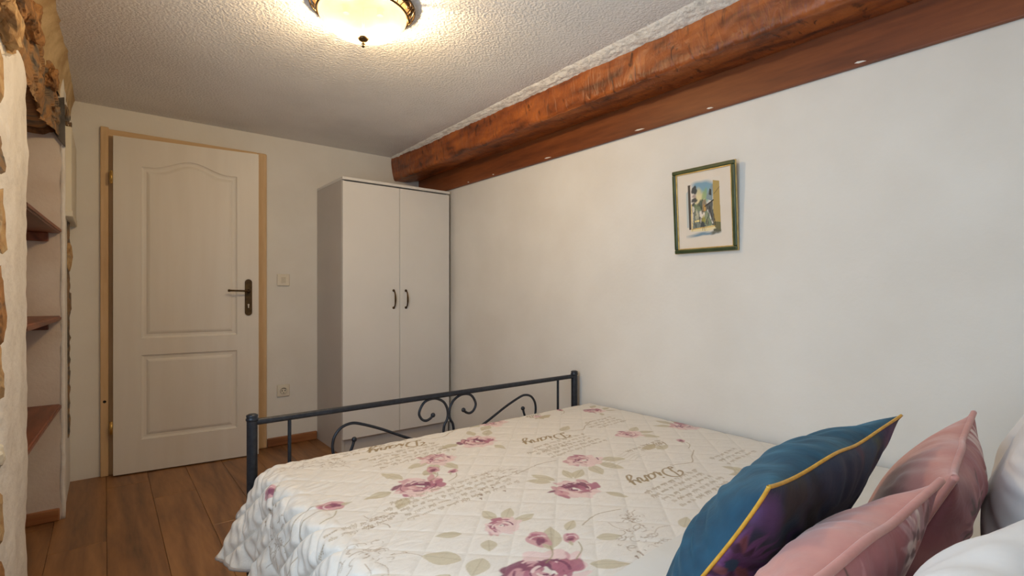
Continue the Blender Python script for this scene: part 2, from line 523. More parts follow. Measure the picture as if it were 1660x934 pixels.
def rock(name, c, size, m, seed, parent, sub=3, amp=0.28):
    bm = bmesh.new()
    bmesh.ops.create_icosphere(bm, subdivisions=sub, radius=1)
    for v in bm.verts:
        p = v.co.copy()
        q = Vector((max(-0.8, min(0.8, p.x)), max(-0.78, min(0.78, p.y)), max(-0.78, min(0.78, p.z))))
        n = noise.noise(p * 1.6 + Vector((seed, 0, 0))) * amp + noise.noise(p * 4.5 + Vector((0, seed, 0))) * amp * 0.45 + noise.noise(p * 11 + Vector((0, seed, 3))) * amp * 0.2
        v.co = Vector((q.x * size[0], q.y * size[1], q.z * size[2])) * (1.12 + n)
    o = obj(name, bm, m, parent, False)
    o.location = c
    return o

# broken rubble face over the pier and the niche
P = np.zeros((300, 56, 3))
for i, y in enumerate(np.linspace(1.45, 3.785, 300)):
    for j, t in enumerate(np.linspace(0, 1, 56)):
        lo = (1.80 if y > 2.34 else 1.60 + 0.36 * max(0.0, y - 1.79)) + 0.012 * noise.noise((y * 9, 2, 0)) + (0.03 if y > 3.2 else 0.0)
        h = lo + (2.125 - lo) * t
        q = Vector((y * 4.2, h * 6.5, 0.7))
        c0 = noise.cell(Vector((y * 5 + 2 * noise.noise(q), h * 8 + 2 * noise.noise(q + Vector((7, 0, 0))), 0)))
        rg = 1 - abs(noise.noise(q * 1.6)) * 2
        d = 0.016 * (c0 - .5) + 0.032 * noise.noise(q * 0.8) - 0.026 * max(0, rg - .6) + 0.010 * noise.noise(q * 3.0) + 0.004 * noise.noise(q * 9)
        base = -0.228 + 0.072 * min(1, max(0, (y - 2.4) / 0.9))
        d *= 0.8 if y < 3.0 else 0.45
        P[i, j] = (base + d * (0.35 if t > .93 else 1), y + 0.008 * noise.noise(q * 5), h)
grid_obj('rubble_face', P, M['rubble'], wall_left, False)
rk = [((-0.228, 1.93, 1.80), (0.045, 0.11, 0.08), 'stone_tan'), ((-0.222, 2.09, 1.93), (0.04, 0.12, 0.06), 'stone_brown'), ((-0.225, 1.80, 1.88), (0.045, 0.12, 0.08), 'stone_tan'),
      ((-0.215, 2.42, 2.01), (0.04, 0.13, 0.06), 'stone_brown'), ((-0.195, 2.98, 2.00), (0.035, 0.09, 0.05), 'stone_brown'),
      ((-0.160, 3.40, 1.95), (0.018, 0.08, 0.055), 'stone_grey'), ((-0.155, 3.66, 1.93), (0.014, 0.06, 0.06), 'stone_grey'),
      ((-0.200, 3.10, 1.875), (0.04, 0.07, 0.045), 'stone_grey')]
for i, (c, s_, m) in enumerate(rk):
    rock('stone', c, s_, M[m], 3.1 * i + 1, wall_left, 4, 0.42)
rock('lintel_end', (-0.30, 3.165, 1.835), (0.125, 0.028, 0.045), M['old_wood'], 77, wall_left, 4, 0.3)
# bare stones at the broken plaster edge of the pier
for i, (y, h, sy, sz, m) in enumerate([(1.765, 1.40, .045, .05, 'stone_grey'), (1.775, 1.24, .05, .09, 'stone_tan'), (1.775, 1.04, .05, .10, 'stone_brown'),
                                       (1.77, 0.86, .05, .08, 'stone_tan'), (1.775, 0.66, .05, .03, 'cream_board'), (1.765, 0.50, .05, .08, 'stone_tan'), (1.765, 0.34, .045, .07, 'stone_brown'), (1.76, 1.60, .045, .08, 'stone_tan')]):
    rock('stone', (-0.218, y, h), (0.022, sy, sz), M[m], 2.3 * i + 40, wall_left, 3, 0.42)
# old wooden lintel over the niche
P = np.zeros((40, 33, 3))
ring = [(-0.46, 1.815), (-0.40, 1.812), (-0.34, 1.810), (-0.28, 1.812), (-0.235, 1.815), (-0.215, 1.822), (-0.207, 1.835), (-0.203, 1.86), (-0.205, 1.885), (-0.212, 1.91), (-0.235, 1.925)]
rp = catmull([(a, 0, b) for a, b in ring], 3)
P = np.zeros((46, len(rp), 3))
for i, y in enumerate(np.linspace(2.00, 3.21, 46)):
    for j, q in enumerate(rp):
        d = 0.016 * noise.noise((q.x * 9, y * 5, q.z * 12)) + 0.009 * noise.noise((q.x * 26, y * 14, q.z * 40))
        P[i, j] = (q.x + d, y, q.z + d * 0.6)
grid_obj('lintel', P, M['rubble'], wall_left)
# tan filler along the ceiling
P = np.zeros((90, 12, 3))
for i, y in enumerate(np.linspace(NY, BY, 90)):
    w = 0.010 * noise.noise((y * 3.1, 0, 7)) + 0.006 * noise.noise((y * 9, 2, 7))
    for j in range(12):
        t = j / 11
        n = 0.007 * noise.noise((y * 9, t * 3, 2)) + 0.004 * noise.noise((y * 28, t * 9, 2))
        ff = min(1.0, max(0.0, (y - 2.7) / 0.6))
        P[i, j] = (-0.130 + w * (1 - .7 * ff) - (0.085 - 0.055 * ff) * t ** 0.8 + n * (1 - .5 * ff), y, CH + 0.004 - (0.10 + 0.05 * ff) * t ** 1.5 - (0.02 if t == 1 else 0) + n)
grid_obj('filler_strip', P, M['foam'], wall_left)
# slate flake hanging at the niche corner
bm = bmesh.new()
vs = [(-0.190, 1.93), (-0.176, 1.975), (-0.150, 1.985), (-0.146, 1.752), (-0.162, 1.775), (-0.187, 1.815)]
f = bm.faces.new([bm.verts.new((a, 3.176, b_)) for a, b_ in vs])
r = bmesh.ops.extrude_face_region(bm, geom=[f])
bmesh.ops.translate(bm, verts=[v for v in r['geom'] if isinstance(v, bmesh.types.BMVert)], vec=(0, 0.016, 0))
bmesh.ops.recalc_face_normals(bm, faces=bm.faces)
obj('slate_flake', bm, M['slate'], wall_left)
# cream cover board and the open crack below it
bm = box(bmesh.new(), -0.156, -0.128, 3.29, 3.795, 1.45, 1.88, 0.003, 1)
box(bm, -0.156, -0.124, 3.285, 3.797, 1.44, 1.47, 0.003, 1)
obj('cover_board', bm, M['cream_board'], wall_left)
hs = np.linspace(0.30, 1.44, 70)
P = np.zeros((70, 7, 3))
for i, h in enumerate(hs):
    t = (h - 0.30) / 1.14
    c = 3.575 + 0.03 * noise.noise((h * 4, 3, 1))
    w = 0.012 + 0.085 * t ** 1.2 + 0.016 * noise.noise((h * 13, 0, 9))
    for j in range(7):
        s = j / 3 - 1
        P[i, j] = (-0.156 + (1 - abs(s) ** 2) * (0.008 + 0.010 * noise.noise((h * 26, s * 2, 4))), c + s * max(0.006, w), h)
grid_obj('open_crack', P, M['stone_grey'], wall_left, False)
rock('stone', (-0.156, 3.55, 1.26), (0.020, 0.06, 0.085), M['stone_tan'], 90.5, wall_left, 2)
rock('stone', (-0.156, 3.60, 1.02), (0.016, 0.045, 0.07), M['stone_grey'], 93.5, wall_left, 2)
# niche skirting
obj('niche_skirting', box(bmesh.new(), -0.585, -0.166, 3.176, 3.196, 0.0, 0.058, 0.006), M['skirt'], wall_left)

# window beside the camera (out of view, the daylight comes through it)
win = struct(obj('window_1', box(box(box(box(box(bmesh.new(), -0.66, -0.60, 0.02, 1.44, 0.86, 0.92, 0.004), -0.66, -0.60, 0.02, 1.44, 1.89, 1.95, 0.004), -0.66, -0.60, 0.02, 0.08, 0.92, 1.89, 0.004), -0.66, -0.60, 1.38, 1.44, 0.92, 1.89, 0.004), -0.655, -0.605, 0.70, 0.76, 0.92, 1.89, 0.004), M['casing']), 'wooden window in the thick left wall')
gm, nt, b = new_mat('window_glass')
b.inputs['Transmission Weight'].default_value = 1.0; b.inputs['Roughness'].default_value = 0.0; b.inputs['IOR'].default_value = 1.45
for a, c in ((0.08, 0.70), (0.76, 1.38)):
    obj('pane', box(bmesh.new(), -0.636, -0.630, a, c, 0.92, 1.89), gm, win)

# skirting on the back wall
struct(obj('baseboard_back', box(bmesh.new(), 0.872, 1.208, BY - 0.018, BY, 0, 0.062, 0.007), M['skirt']), 'brown wooden skirting between door and wardrobe')

# ------------------------------------------------------------------ door in its frame
door = struct(bpy.data.objects.new('door_1', None), 'white panelled door standing slightly ajar in a pale wood frame')
link(door)
FY = BY - 0.022
obj('casing_side', box(bmesh.new(), -0.022, 0.016, FY, BY + 0.06, 0, 2.032, 0.004), M['casing'], door)
obj('casing_side', box(bmesh.new(), 0.806, 0.868, FY, BY + 0.06, 0, 2.022, 0.010, 3), M['casing'], door)
obj('casing_head', box(bmesh.new(), 0.014, 0.806, FY, BY + 0.06, 1.981, 2.022, 0.004), M['casing_h'], door)
obj('jamb', box(bmesh.new(), 0.016, 0.036, BY - 0.008, BY + 0.24, 0, 1.984, 0.002), M['casing'], door)
obj('jamb', box(bmesh.new(), 0.80, 0.835, BY + 0.03, BY + 0.24, 0, 1.984, 0.002), M['casing'], door)
obj('jamb_head', box(bmesh.new(), 0.016, 0.835, BY + 0.03, BY + 0.24, 1.975, 2.0, 0.002), M['casing_h'], door)
cyl_p = [(0.43, M['dark'])]
bm = cyl(bmesh.new(), (-0.003, FY - 0.0015, 0.435), (-0.003, FY + 0.004, 0.435), 0.008)
obj('strike_hole', bm, M['dark'], door)

leaf = bpy.data.objects.new('door_leaf', None); link(leaf, door)
leaf.location = (0.040, BY - 0.026, 0); leaf.rotation_euler = (0, 0, -math.radians(6.4))
DW, DT, DZ0, DZ1 = 0.757, 0.040, 0.008, 1.978
def contour(kind, ins):
    x0, x1 = 0.132 + ins, 0.632 - ins
    out = []
    if kind == 'low':
        z0, z1 = 0.198 + ins, 0.698 - ins
        top = lambda s: z1
    else:
        z0, z1 = 0.797 + ins, 1.815 - ins
        def top(s):
            q = max(0.0, 1 - abs(s - 0.5) / 0.40)
            return z1 + 0.058 * (q * q * (3 - 2 * q))
    n = 28
    for i in range(n): out.append((x0, z0 + (z1 - z0) * i / n))
    for i in range(n): s = i / n; out.append((x0 + (x1 - x0) * s, top(s)))
    for i in range(n): out.append((x1, z1 - (z1 - z0) * i / n))
    for i in range(n): out.append((x1 - (x1 - x0) * i / n, z0))
    return out
bm = bmesh.new()
yf = -DT
levels = [(0.0, 0.0), (0.004, 0.006), (0.012, 0.0095), (0.024, 0.010), (0.034, 0.0045), (0.042, 0.0025), (0.045, 0.0025)]
rimloops = []
for kind in ('low', 'up'):
    loops = [[bm.verts.new((x, yf + d, z)) for x, z in contour(kind, ins)] for ins, d in levels]
    for A, B in zip(loops, loops[1:]):
        for k in range(len(A)):
            k2 = (k + 1) % len(A)
            bm.faces.new((A[k], A[k2], B[k2], B[k]))
    bm.faces.new(loops[-1])
    rimloops.append(loops[0])
outer = [bm.verts.new(p) for p in ((0, yf, DZ0), (DW, yf, DZ0), (DW, yf, DZ1), (0, yf, DZ1))]
edges = []
for L in rimloops + [outer]:
    for k in range(len(L)):
        a, b_ = L[k], L[(k + 1) % len(L)]
        edges.append(bm.edges.get((a, b_)) or bm.edges.new((a, b_)))
bmesh.ops.triangle_fill(bm, edges=edges, use_beauty=True, use_dissolve=False)
back = [bm.verts.new((v.co.x, 0, v.co.z)) for v in outer]
for k in range(4):
    bm.faces.new((outer[k], outer[(k + 1) % 4], back[(k + 1) % 4], back[k]))
bm.faces.new(back)
bmesh.ops.recalc_face_normals(bm, faces=bm.faces)
obj('leaf_panel', bm, M['door'], leaf)

for h in (1.736, 0.286):
    bm = cyl(bmesh.new(), (-0.008, -DT - 0.004, h - 0.03), (-0.008, -DT - 0.004, h + 0.03), 0.0075, n=14)
    ball(bm, (-0.008, -DT - 0.004, h + 0.031), 0.0075); ball(bm, (-0.008, -DT - 0.004, h - 0.031), 0.0075)
    obj('hinge', bm, M['brass'], leaf, True)
# bronze lever handle on a long round-ended plate
hx = 0.697
bm = bmesh.new()
pl = []
for k in range(17): a = PI * k / 16; pl.append((hx + 0.021 * math.cos(a), 1.135 + 0.021 * math.sin(a)))
for k in range(17): a = PI + PI * k / 16; pl.append((hx + 0.021 * math.cos(a), 0.941 + 0.021 * math.sin(a)))
f = bm.faces.new([bm.verts.new((x, -DT, z)) for x, z in pl])
r = bmesh.ops.extrude_face_region(bm, geom=[f])
tv = [v for v in r['geom'] if isinstance(v, bmesh.types.BMVert)]
bmesh.ops.translate(bm, verts=tv, vec=(0, -0.006, 0))
bmesh.ops.recalc_face_normals(bm, faces=bm.faces)
plate = obj('handle_plate', bm, M['bronze'], leaf)
bm = cyl(bmesh.new(), (hx, -DT - 0.004, 1.078), (hx, -DT - 0.016, 1.078), 0.013, 0.010, 20)
cyl(bm, (hx, -DT - 0.014, 1.078), (hx, -DT - 0.052, 1.078), 0.0075, n=14)
ball(bm, (hx, -DT - 0.052, 1.078), 0.0095)
lev = catmull([(hx + 0.006, -DT - 0.052, 1.078), (hx - 0.03, -DT - 0.053, 1.080), (hx - 0.07, -DT - 0.052, 1.081), (hx - 0.102, -DT - 0.050, 1.082), (hx - 0.112, -DT - 0.050, 1.082), (hx - 0.120, -DT - 0.050, 1.082)], 6)
tube(bm, lev, lambda t: 0.0058 + 0.003 * math.exp(-((t - 0.80) / 0.14) ** 2) + 0.002 * (t < 0.1), 12)
obj('lever', bm, M['bronze'], plate, True)
bm = cyl(bmesh.new(), (hx, -DT - 0.0052, 0.990), (hx, -DT - 0.0068, 0.990), 0.0055, n=14)
box(bm, hx - 0.003, hx + 0.003, -DT - 0.0068, -DT - 0.0052, 0.970, 0.990)
obj('keyhole', bm, M['plastic'], plate)

# ------------------------------------------------------------------ hewn beam along the right wall
beam = thing('ceiling_beam', 'reddish brown hewn timber beam with a flat board under it along the ceiling', 'beam', (1.93, 1.8, 1.84))
def rel(o, *objs):
    mi = Matrix.Translation(-Vector(o.location))
    for c in objs:
        c.matrix_parent_inverse = Matrix.Identity(4)
        c.location = Vector(c.location) - Vector(o.location)
face = [(1.802, 2.150), (1.806, 2.10), (1.810, 2.06), (1.814, 2.02), (1.819, 1.996), (1.832, 1.986), (1.86, 1.987), (1.92, 1.991), (1.98, 1.996), (2.043, 2.001)]
rp = catmull([(a, 0, b) for a, b in face], 4)
ys = np.linspace(NY + 0.001, BY - 0.001, 420)
P = np.zeros((len(ys), len(rp), 3))
for i, y in enumerate(ys):
    for j, q in enumerate(rp):
        big = 0.010 * noise.noise((y * 1.3, q.x * 3, q.z * 3)) + 0.007 * noise.noise((y * 4.5, q.x * 7, q.z * 7))
        adz = 0.0045 * noise.noise((y * 17 + q.z * 9, q.x * 14, q.z * 13)) + 0.002 * noise.noise((y * 45, q.x * 40, q.z * 34))
        k = min(1.0, (len(rp) - 1 - j) / 6.0)
        d = (big + adz) * k
        fx = 1.0 if j < 17 else 0.0
        P[i, j] = (q.x - d * (1 if j < 20 else 0.1), y, q.z - d * (0.0 if j < 13 else 0.9) - 0.014 * max(0.0, min(1.0, (y - 2.9) / 0.6)) * k * (j > 8))
o1 = grid_obj('hewn_timber', P, M['beam'], beam)
o2 = obj('timber_core', box(bmesh.new(), 1.84, 2.055, NY + 0.002, BY - 0.002, 2.02, CH - 0.004), M['beam'], beam)
bm = box(bmesh.new(), 2.040, 2.0595, NY + 0.002, BY - 0.002, 1.853, 2.012, 0.004, 2)
o3 = obj('lower_board', bm, M['board'], beam)
rel(beam, o1, o2, o3)
# paint flecks left on the lower board's edge
fl = [(2.21, .030), (1.55, .030), (1.18, .016), (0.62, .018), (3.05, .012), (2.75, .010)]
for yy, L in fl:
    bm = bmesh.new()
    f = bm.faces.new([bm.verts.new((2.0392, yy + a * L, 1.862 + b * 0.006)) for a, b in ((-1, 0), (-.4, .8), (.5, 1.2), (1, .6), (.3, -.1))])
    r = bmesh.ops.extrude_face_region(bm, geom=[f])
    bmesh.ops.translate(bm, verts=[v for v in r['geom'] if isinstance(v, bmesh.types.BMVert)], vec=(0.002, 0, 0))
    c = obj('paint_fleck', bm, M['wall'], beam); rel(beam, c)
# ragged plaster strip between ceiling and beam
P = np.zeros((300, 14, 3))
for i, y in enumerate(np.linspace(NY, BY, 300)):
    t0 = (BY - y) / 4.0
    xl = 1.785 - 0.10 * t0 + 0.010 * noise.noise((y * 6, 0, 0)) + 0.005 * noise.noise((y * 22, 3, 0))
    xr = 1.806 + 0.004 * noise.noise((y * 8, 4, 0)) + 0.004 * noise.noise((y * 30, 1, 0))
    dz = 0.020 + 0.012 * t0 + 0.005 * noise.noise((y * 10, 8, 0))
    for j in range(14):
        s = j / 13
        n = (0.004 * noise.noise((y * 40, s * 6, 5)) + 0.003 * noise.noise((y * 14, s * 3, 1))) * min(1, 4 * s)
        P[i, j] = (xl + (xr - xl) * s, y, CH + 0.002 - dz * s ** 0.7 + n)
grid_obj('plaster_strip', P, M['strip'], ceiling)

# ------------------------------------------------------------------ wardrobe
w = thing('wardrobe', 'tall white two-door wardrobe with dark bow handles in the corner', 'wardrobe', (1.618, 3.54, 0))
wx, wd = 0.4065, 0.255
parts = []
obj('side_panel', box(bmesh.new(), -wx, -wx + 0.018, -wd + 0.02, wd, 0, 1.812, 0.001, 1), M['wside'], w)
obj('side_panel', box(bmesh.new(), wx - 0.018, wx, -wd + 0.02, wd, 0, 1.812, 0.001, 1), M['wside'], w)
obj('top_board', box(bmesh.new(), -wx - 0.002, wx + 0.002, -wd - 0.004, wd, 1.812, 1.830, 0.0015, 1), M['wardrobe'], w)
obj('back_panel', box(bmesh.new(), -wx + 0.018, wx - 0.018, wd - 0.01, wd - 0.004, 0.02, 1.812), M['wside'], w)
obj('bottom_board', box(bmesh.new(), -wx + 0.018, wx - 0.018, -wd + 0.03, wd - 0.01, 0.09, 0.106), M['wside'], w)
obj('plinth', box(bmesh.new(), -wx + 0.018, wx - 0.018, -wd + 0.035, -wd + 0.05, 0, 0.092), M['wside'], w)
for s in (-1, 1):
    x0, x1 = (-wx + 0.001, -0.0015) if s < 0 else (0.0015, wx - 0.001)
    d = obj('wardrobe_door', box(bmesh.new(), x0, x1, -wd, -wd + 0.017, 0.102, 1.803, 0.0015, 1), M['wardrobe'], w)
    hx2 = s * 0.047
    bm = bmesh.new()
    tube(bm, catmull([(hx2, -wd, 0.967), (hx2, -wd - 0.016, 0.972), (hx2, -wd - 0.026, 0.992), (hx2, -wd - 0.030, 1.024), (hx2, -wd - 0.026, 1.056), (hx2, -wd - 0.016, 1.076), (hx2, -wd, 1.081)], 6), lambda t: 0.0042 + 0.0022 * math.exp(-((t - .5) / .16) ** 2), 10)
    for zz in (0.964, 1.084):
        cyl(bm, (hx2, -wd - 0.0005, zz), (hx2, -wd - 0.005, zz), 0.0095, 0.008, 16)
    obj('handle', bm, M['bronze'], d, True)

# ------------------------------------------------------------------ light switch and socket
sw = thing('light_switch', 'square cream light switch on the wall beside the door', 'light switch', (0.978, BY - 0.0005, 1.158))
obj('plate', box(bmesh.new(), -0.042, 0.042, -0.010, 0, -0.042, 0.042, 0.006, 3), M['plastic'], sw)
obj('rocker', box(bmesh.new(), -0.014, 0.014, -0.014, -0.008, -0.020, 0.020, 0.002), M['plastic_in'], sw)
so = thing('wall_socket', 'square cream power socket low on the wall above the skirting', 'socket', (0.978, BY - 0.0005, 0.381))
obj('plate', box(bmesh.new(), -0.042, 0.042, -0.010, 0, -0.042, 0.042, 0.006, 3), M['plastic'], so)
bm = bmesh.new()
lathe(bm, [(0.0, -0.001), (0.019, -0.001), (0.0195, 0.0075), (0.022, 0.0085), (0.0235, 0.0075), (0.0235, 0.0)], n=32)
bmesh.ops.rotate(bm, verts=bm.verts, matrix=Matrix.Rotation(PI / 2, 3, 'X'))
bmesh.ops.translate(bm, verts=bm.verts, vec=(0, -0.0095, 0))
obj('socket_ring', bm, M['plastic_in'], so, True)
bm = bmesh.new()
for sx in (-0.0095, 0.0095): cyl(bm, (sx, -0.0095, 0), (sx, -0.0125, 0), 0.0035, n=12)
for k in range(9):
    a0 = math.radians(40 + k * 11); ball(bm, (0.0175 * math.cos(a0), -0.0125, 0.0175 * math.sin(a0)), 0.0022, 6)
cyl(bm, (0, -0.0095, -0.015), (0, -0.013, -0.015), 0.003, n=10)
obj('contacts', bm, M['dark'], so)

# ------------------------------------------------------------------ niche shelves
lab = ['brown wooden shelf high in the wall niche with a screwed batten', 'brown wooden shelf halfway up the wall niche', 'brown wooden shelf low in the wall niche near the floor']
for (h, l) in zip((1.357, 0.947, 0.533), lab):
    s = thing('niche_shelf', l, 'shelf', (-0.38, 2.75, h), group='wooden shelves in the wall niche')
    bm = bmesh.new()
    pts = [(-0.585, 2.303), (-0.200, 2.303), (-0.181, 2.75), (-0.162, 3.150), (-0.160, 3.180), (-0.168, 3.193), (-0.585, 3.193)]
    f = bm.faces.new([bm.verts.new((a + 0.38, b_ - 2.75, -0.012)) for a, b_ in pts])
    r = bmesh.ops.extrude_face_region(bm, geom=[f])
    bmesh.ops.translate(bm, verts=[v for v in r['geom'] if isinstance(v, bmesh.types.BMVert)], vec=(0, 0, 0.024))
    bmesh.ops.recalc_face_normals(bm, faces=bm.faces)
    es = [e for e in bm.edges if abs(e.verts[0].co.z - e.verts[1].co.z) < 1e-6]
    bmesh.ops.bevel(bm, geom=es, offset=0.006, segments=3, affect='EDGES')
    obj('board', bm, M['shelf'], s)
    bt = obj('batten', box(bmesh.new(), -0.20, 0.175, 0.418, 0.443, -0.052, -0.0125, 0.003), M['shelf'], s)
    bm = cyl(bmesh.new(), (0.085, 0.4175, -0.033), (0.085, 0.415, -0.033), 0.005, 0.004, 12)
    obj('screw', bm, M['brass'], bt)

# ------------------------------------------------------------------ ceiling lamp
LX, LY = 0.760, 1.848
lamp = thing('ceiling_lamp', 'lit alabaster glass bowl lamp with bronze scrollwork ring on the ceiling', 'ceiling lamp', (LX, LY, CH))
obj('ceiling_plate', lathe(bmesh.new(), [(0.0, 0.0), (0.180, 0.0), (0.180, -0.018), (0.174, -0.024), (0.166, -0.016), (0.0, -0.012)], n=40), M['bronze'], lamp, True)  # unseen pan, widened and lipped to block bulb light from the ceiling
prof = [(0.160, -0.040), (0.161, -0.044), (0.158, -0.058), (0.148, -0.075), (0.133, -0.090), (0.112, -0.104), (0.086, -0.116), (0.058, -0.123), (0.030, -0.127), (0.010, -0.1285)]
pr = [(p.x, p.z) for p in catmull([(a, 0, b_) for a, b_ in prof], 3)]
obj('glass_bowl', lathe(bmesh.new(), pr, n=64), M['lampglass'], lamp, True)
bm = lathe(bmesh.new(), [(0.0, -0.125), (0.019, -0.126), (0.0205, -0.129), (0.016, -0.136), (0.008, -0.141), (0.005, -0.143), (0.005, -0.147), (0.0075, -0.149), (0.0075, -0.152), (0.0045, -0.154), (0.0065, -0.157), (0.0065, -0.160), (0.003, -0.163), (0.0, -0.1635)], n=24)
cyl(bm, (0, 0, -0.016), (0, 0, -0.128), 0.004, n=10)
obj('finial', bm, M['bronze'], lamp, True)
bm = bmesh.new()
circ = lambda r_, z_, n=72: [(r_ * math.cos(2 * PI * k / n), r_ * math.sin(2 * PI * k / n), z_) for k in range(n)]
tube(bm, circ(0.190, -0.014), 0.0042, 8, True)
tube(bm, circ(0.165, -0.043), 0.0042, 8, True)
obj('ring', bm, M['bronze'], lamp, True)
def on_ring(a, t):                # t = 0 lower ring, 1 upper ring
    r_ = 0.165 + 0.025 * t
    return (r_ * math.cos(a), r_ * math.sin(a), -0.043 + 0.029 * t)
for k in range(8):
    a0 = 2 * PI * k / 8 + 0.05
    bm = bmesh.new()
    for sgn in (-1, 1):
        path = [(0.34, 0.0), (0.31, 0.45), (0.22, 0.85), (0.10, 0.90), (0.05, 0.62), (0.10, 0.40), (0.16, 0.52)]
        tube(bm, catmull([on_ring(a0 + sgn * p, q) for p, q in path], 5), 0.0017, 6)
    tube(bm, [on_ring(a0, 0), on_ring(a0, 0.5), on_ring(a0, 1)], 0.002, 6)
    obj('scroll', bm, M['bronze'], lamp, True)
for k in range(3):
    a0 = 2 * PI * k / 3 - 0.62
    bm = bmesh.new()
    tube(bm, [on_ring(a0, 1.0), on_ring(a0, 0.5), on_ring(a0, 0.0), (0.172 * math.cos(a0), 0.172 * math.sin(a0), -0.066)], 0.0055, 8)
    tube(bm, [(0.10 * math.cos(a0), 0.10 * math.sin(a0), -0.012), on_ring(a0, 1.0)], 0.003, 6)
    obj('clip', bm, M['bronze'], lamp, True)
for sgn in (-1, 1):
    bm = bmesh.new()
    da = math.radians(-30)
    bx_, by_ = sgn * 0.062 * math.cos(da), sgn * 0.062 * math.sin(da)
    cyl(bm, (bx_, by_, -0.018), (bx_, by_, -0.040), 0.012, n=16)
    obj('bulb_holder', bm, M['bronze'], lamp)
    L = bpy.data.lights.new('bulb', 'POINT')
    L.energy = 28
    L.color = (1.0, 0.76, 0.46)
    L.shadow_soft_size = 0.028
    lo = bpy.data.objects.new('bulb', L); link(lo, lamp)
    lo.location = (bx_, by_, -0.090)

# ------------------------------------------------------------------ painter for prints
class Paint:
    def __init__(s, X, Y, base):
        s.X, s.Y = X, Y
        s.C = np.empty(X.shape + (3,)); s.C[:] = lin(base)
        s.aa = 0.0016
        s.sep = bool(np.allclose(X, X[:, :1]) and np.allclose(Y, Y[:1, :]))
        if s.sep: s.gx, s.gy = X[:, 0], Y[0, :]
    def win(s, x0, x1, y0, y1):
        if s.sep:
            ix = np.nonzero((s.gx > x0) & (s.gx < x1))[0]; iy = np.nonzero((s.gy > y0) & (s.gy < y1))[0]
            if len(ix) == 0 or len(iy) == 0: return None
            return (slice(ix[0], ix[-1] + 1), slice(iy[0], iy[-1] + 1))
        m = (s.X > x0) & (s.X < x1) & (s.Y > y0) & (s.Y < y1)
        return m if m.any() else None
    def put(s, m, al, col):
        c = np.array(lin(col)); al = np.clip(al, 0, 1)[..., None]
        s.C[m] = s.C[m] * (1 - al) + c * al
    def ell(s, cx, cy, a, b, rot, col, op=1.0, wob=0.15, seed=0, soft=None):
        R = max(a, b) * 1.4
        m = s.win(cx - R, cx + R, cy - R, cy + R)
        if m is None: return
        dx, dy = s.X[m] - cx, s.Y[m] - cy
        u = (dx * math.cos(rot) + dy * math.sin(rot)) / a
        v = (-dx * math.sin(rot) + dy * math.cos(rot)) / b
        th = np.arctan2(v, u)
        lim = 1 + wob * (np.sin(3 * th + seed) * 0.6 + np.sin(5 * th + 2.1 * seed) * 0.4)
        d = (lim - np.hypot(u, v)) * min(a, b)
        s.put(m, op * np.clip(d / (soft or s.aa) + 0.5, 0, 1), col)
    def leaf(s, x0, y0, x1, y1, w, col, op=0.85):
        L = math.hypot(x1 - x0, y1 - y0); R = L
        cx, cy = (x0 + x1) / 2, (y0 + y1) / 2
        m = s.win(cx - R, cx + R, cy - R, cy + R)
        if m is None: return
        ux, uy = (x1 - x0) / L, (y1 - y0) / L
        dx, dy = s.X[m] - x0, s.Y[m] - y0
        u = (dx * ux + dy * uy) / L; v = (-dx * uy + dy * ux)
        prof = w * np.clip(np.sin(np.clip(u, 0, 1) * PI), 0, 1) ** 0.8 * (1.15 - 0.5 * u)
        inside = (u > 0) & (u < 1)
        s.put(m, op * np.clip((prof - np.abs(v)) / s.aa + 0.3, 0, 1) * inside, col)
        d2 = tuple(max(0, c - 28) for c in col)
        s.put(m, 0.6 * np.clip((0.0009 - np.abs(v)) / s.aa + 0.6, 0, 1) * ((u > 0.02) & (u < 0.92)), d2)
    def line(s, pts, w, col, op=0.8):
        for (x0, y0), (x1, y1) in zip(pts, pts[1:]):
            p = w + 2 * s.aa
            m = s.win(min(x0, x1) - p, max(x0, x1) + p, min(y0, y1) - p, max(y0, y1) + p)
            if m is None: continue
            L2 = (x1 - x0) ** 2 + (y1 - y0) ** 2 + 1e-12
            t = np.clip(((s.X[m] - x0) * (x1 - x0) + (s.Y[m] - y0) * (y1 - y0)) / L2, 0, 1)
            d = np.hypot(s.X[m] - x0 - t * (x1 - x0), s.Y[m] - y0 - t * (y1 - y0))
            s.put(m, op * np.clip((w - d) / s.aa + 0.5, 0, 1), col)
    def poly(s, pts, col, op=1.0):
        xs = [p[0] for p in pts]; ys_ = [p[1] for p in pts]
        m = s.win(min(xs), max(xs), min(ys_), max(ys_))
        if m is None: return
        px, py = s.X[m], s.Y[m]
        ins = np.zeros(px.shape, bool)
        n = len(pts)
        for i in range(n):
            x0, y0 = pts[i]; x1, y1 = pts[(i + 1) % n]
            c = ((y0 > py) != (y1 > py)) & (px < (x1 - x0) * (py - y0) / (y1 - y0 + 1e-12) + x0)
            ins ^= c
        s.put(m, op * ins.astype(float), col)

WINE, ROSE, PINK, PALE = (128, 70, 98), (172, 108, 128), (204, 158, 164), (228, 204, 202)
LEAF, INK = (198, 189, 164), (156, 136, 102)
def sm2(pts, n=6): return [(p.x, p.y) for p in catmull([(a, b_, 0) for a, b_ in pts], n)]

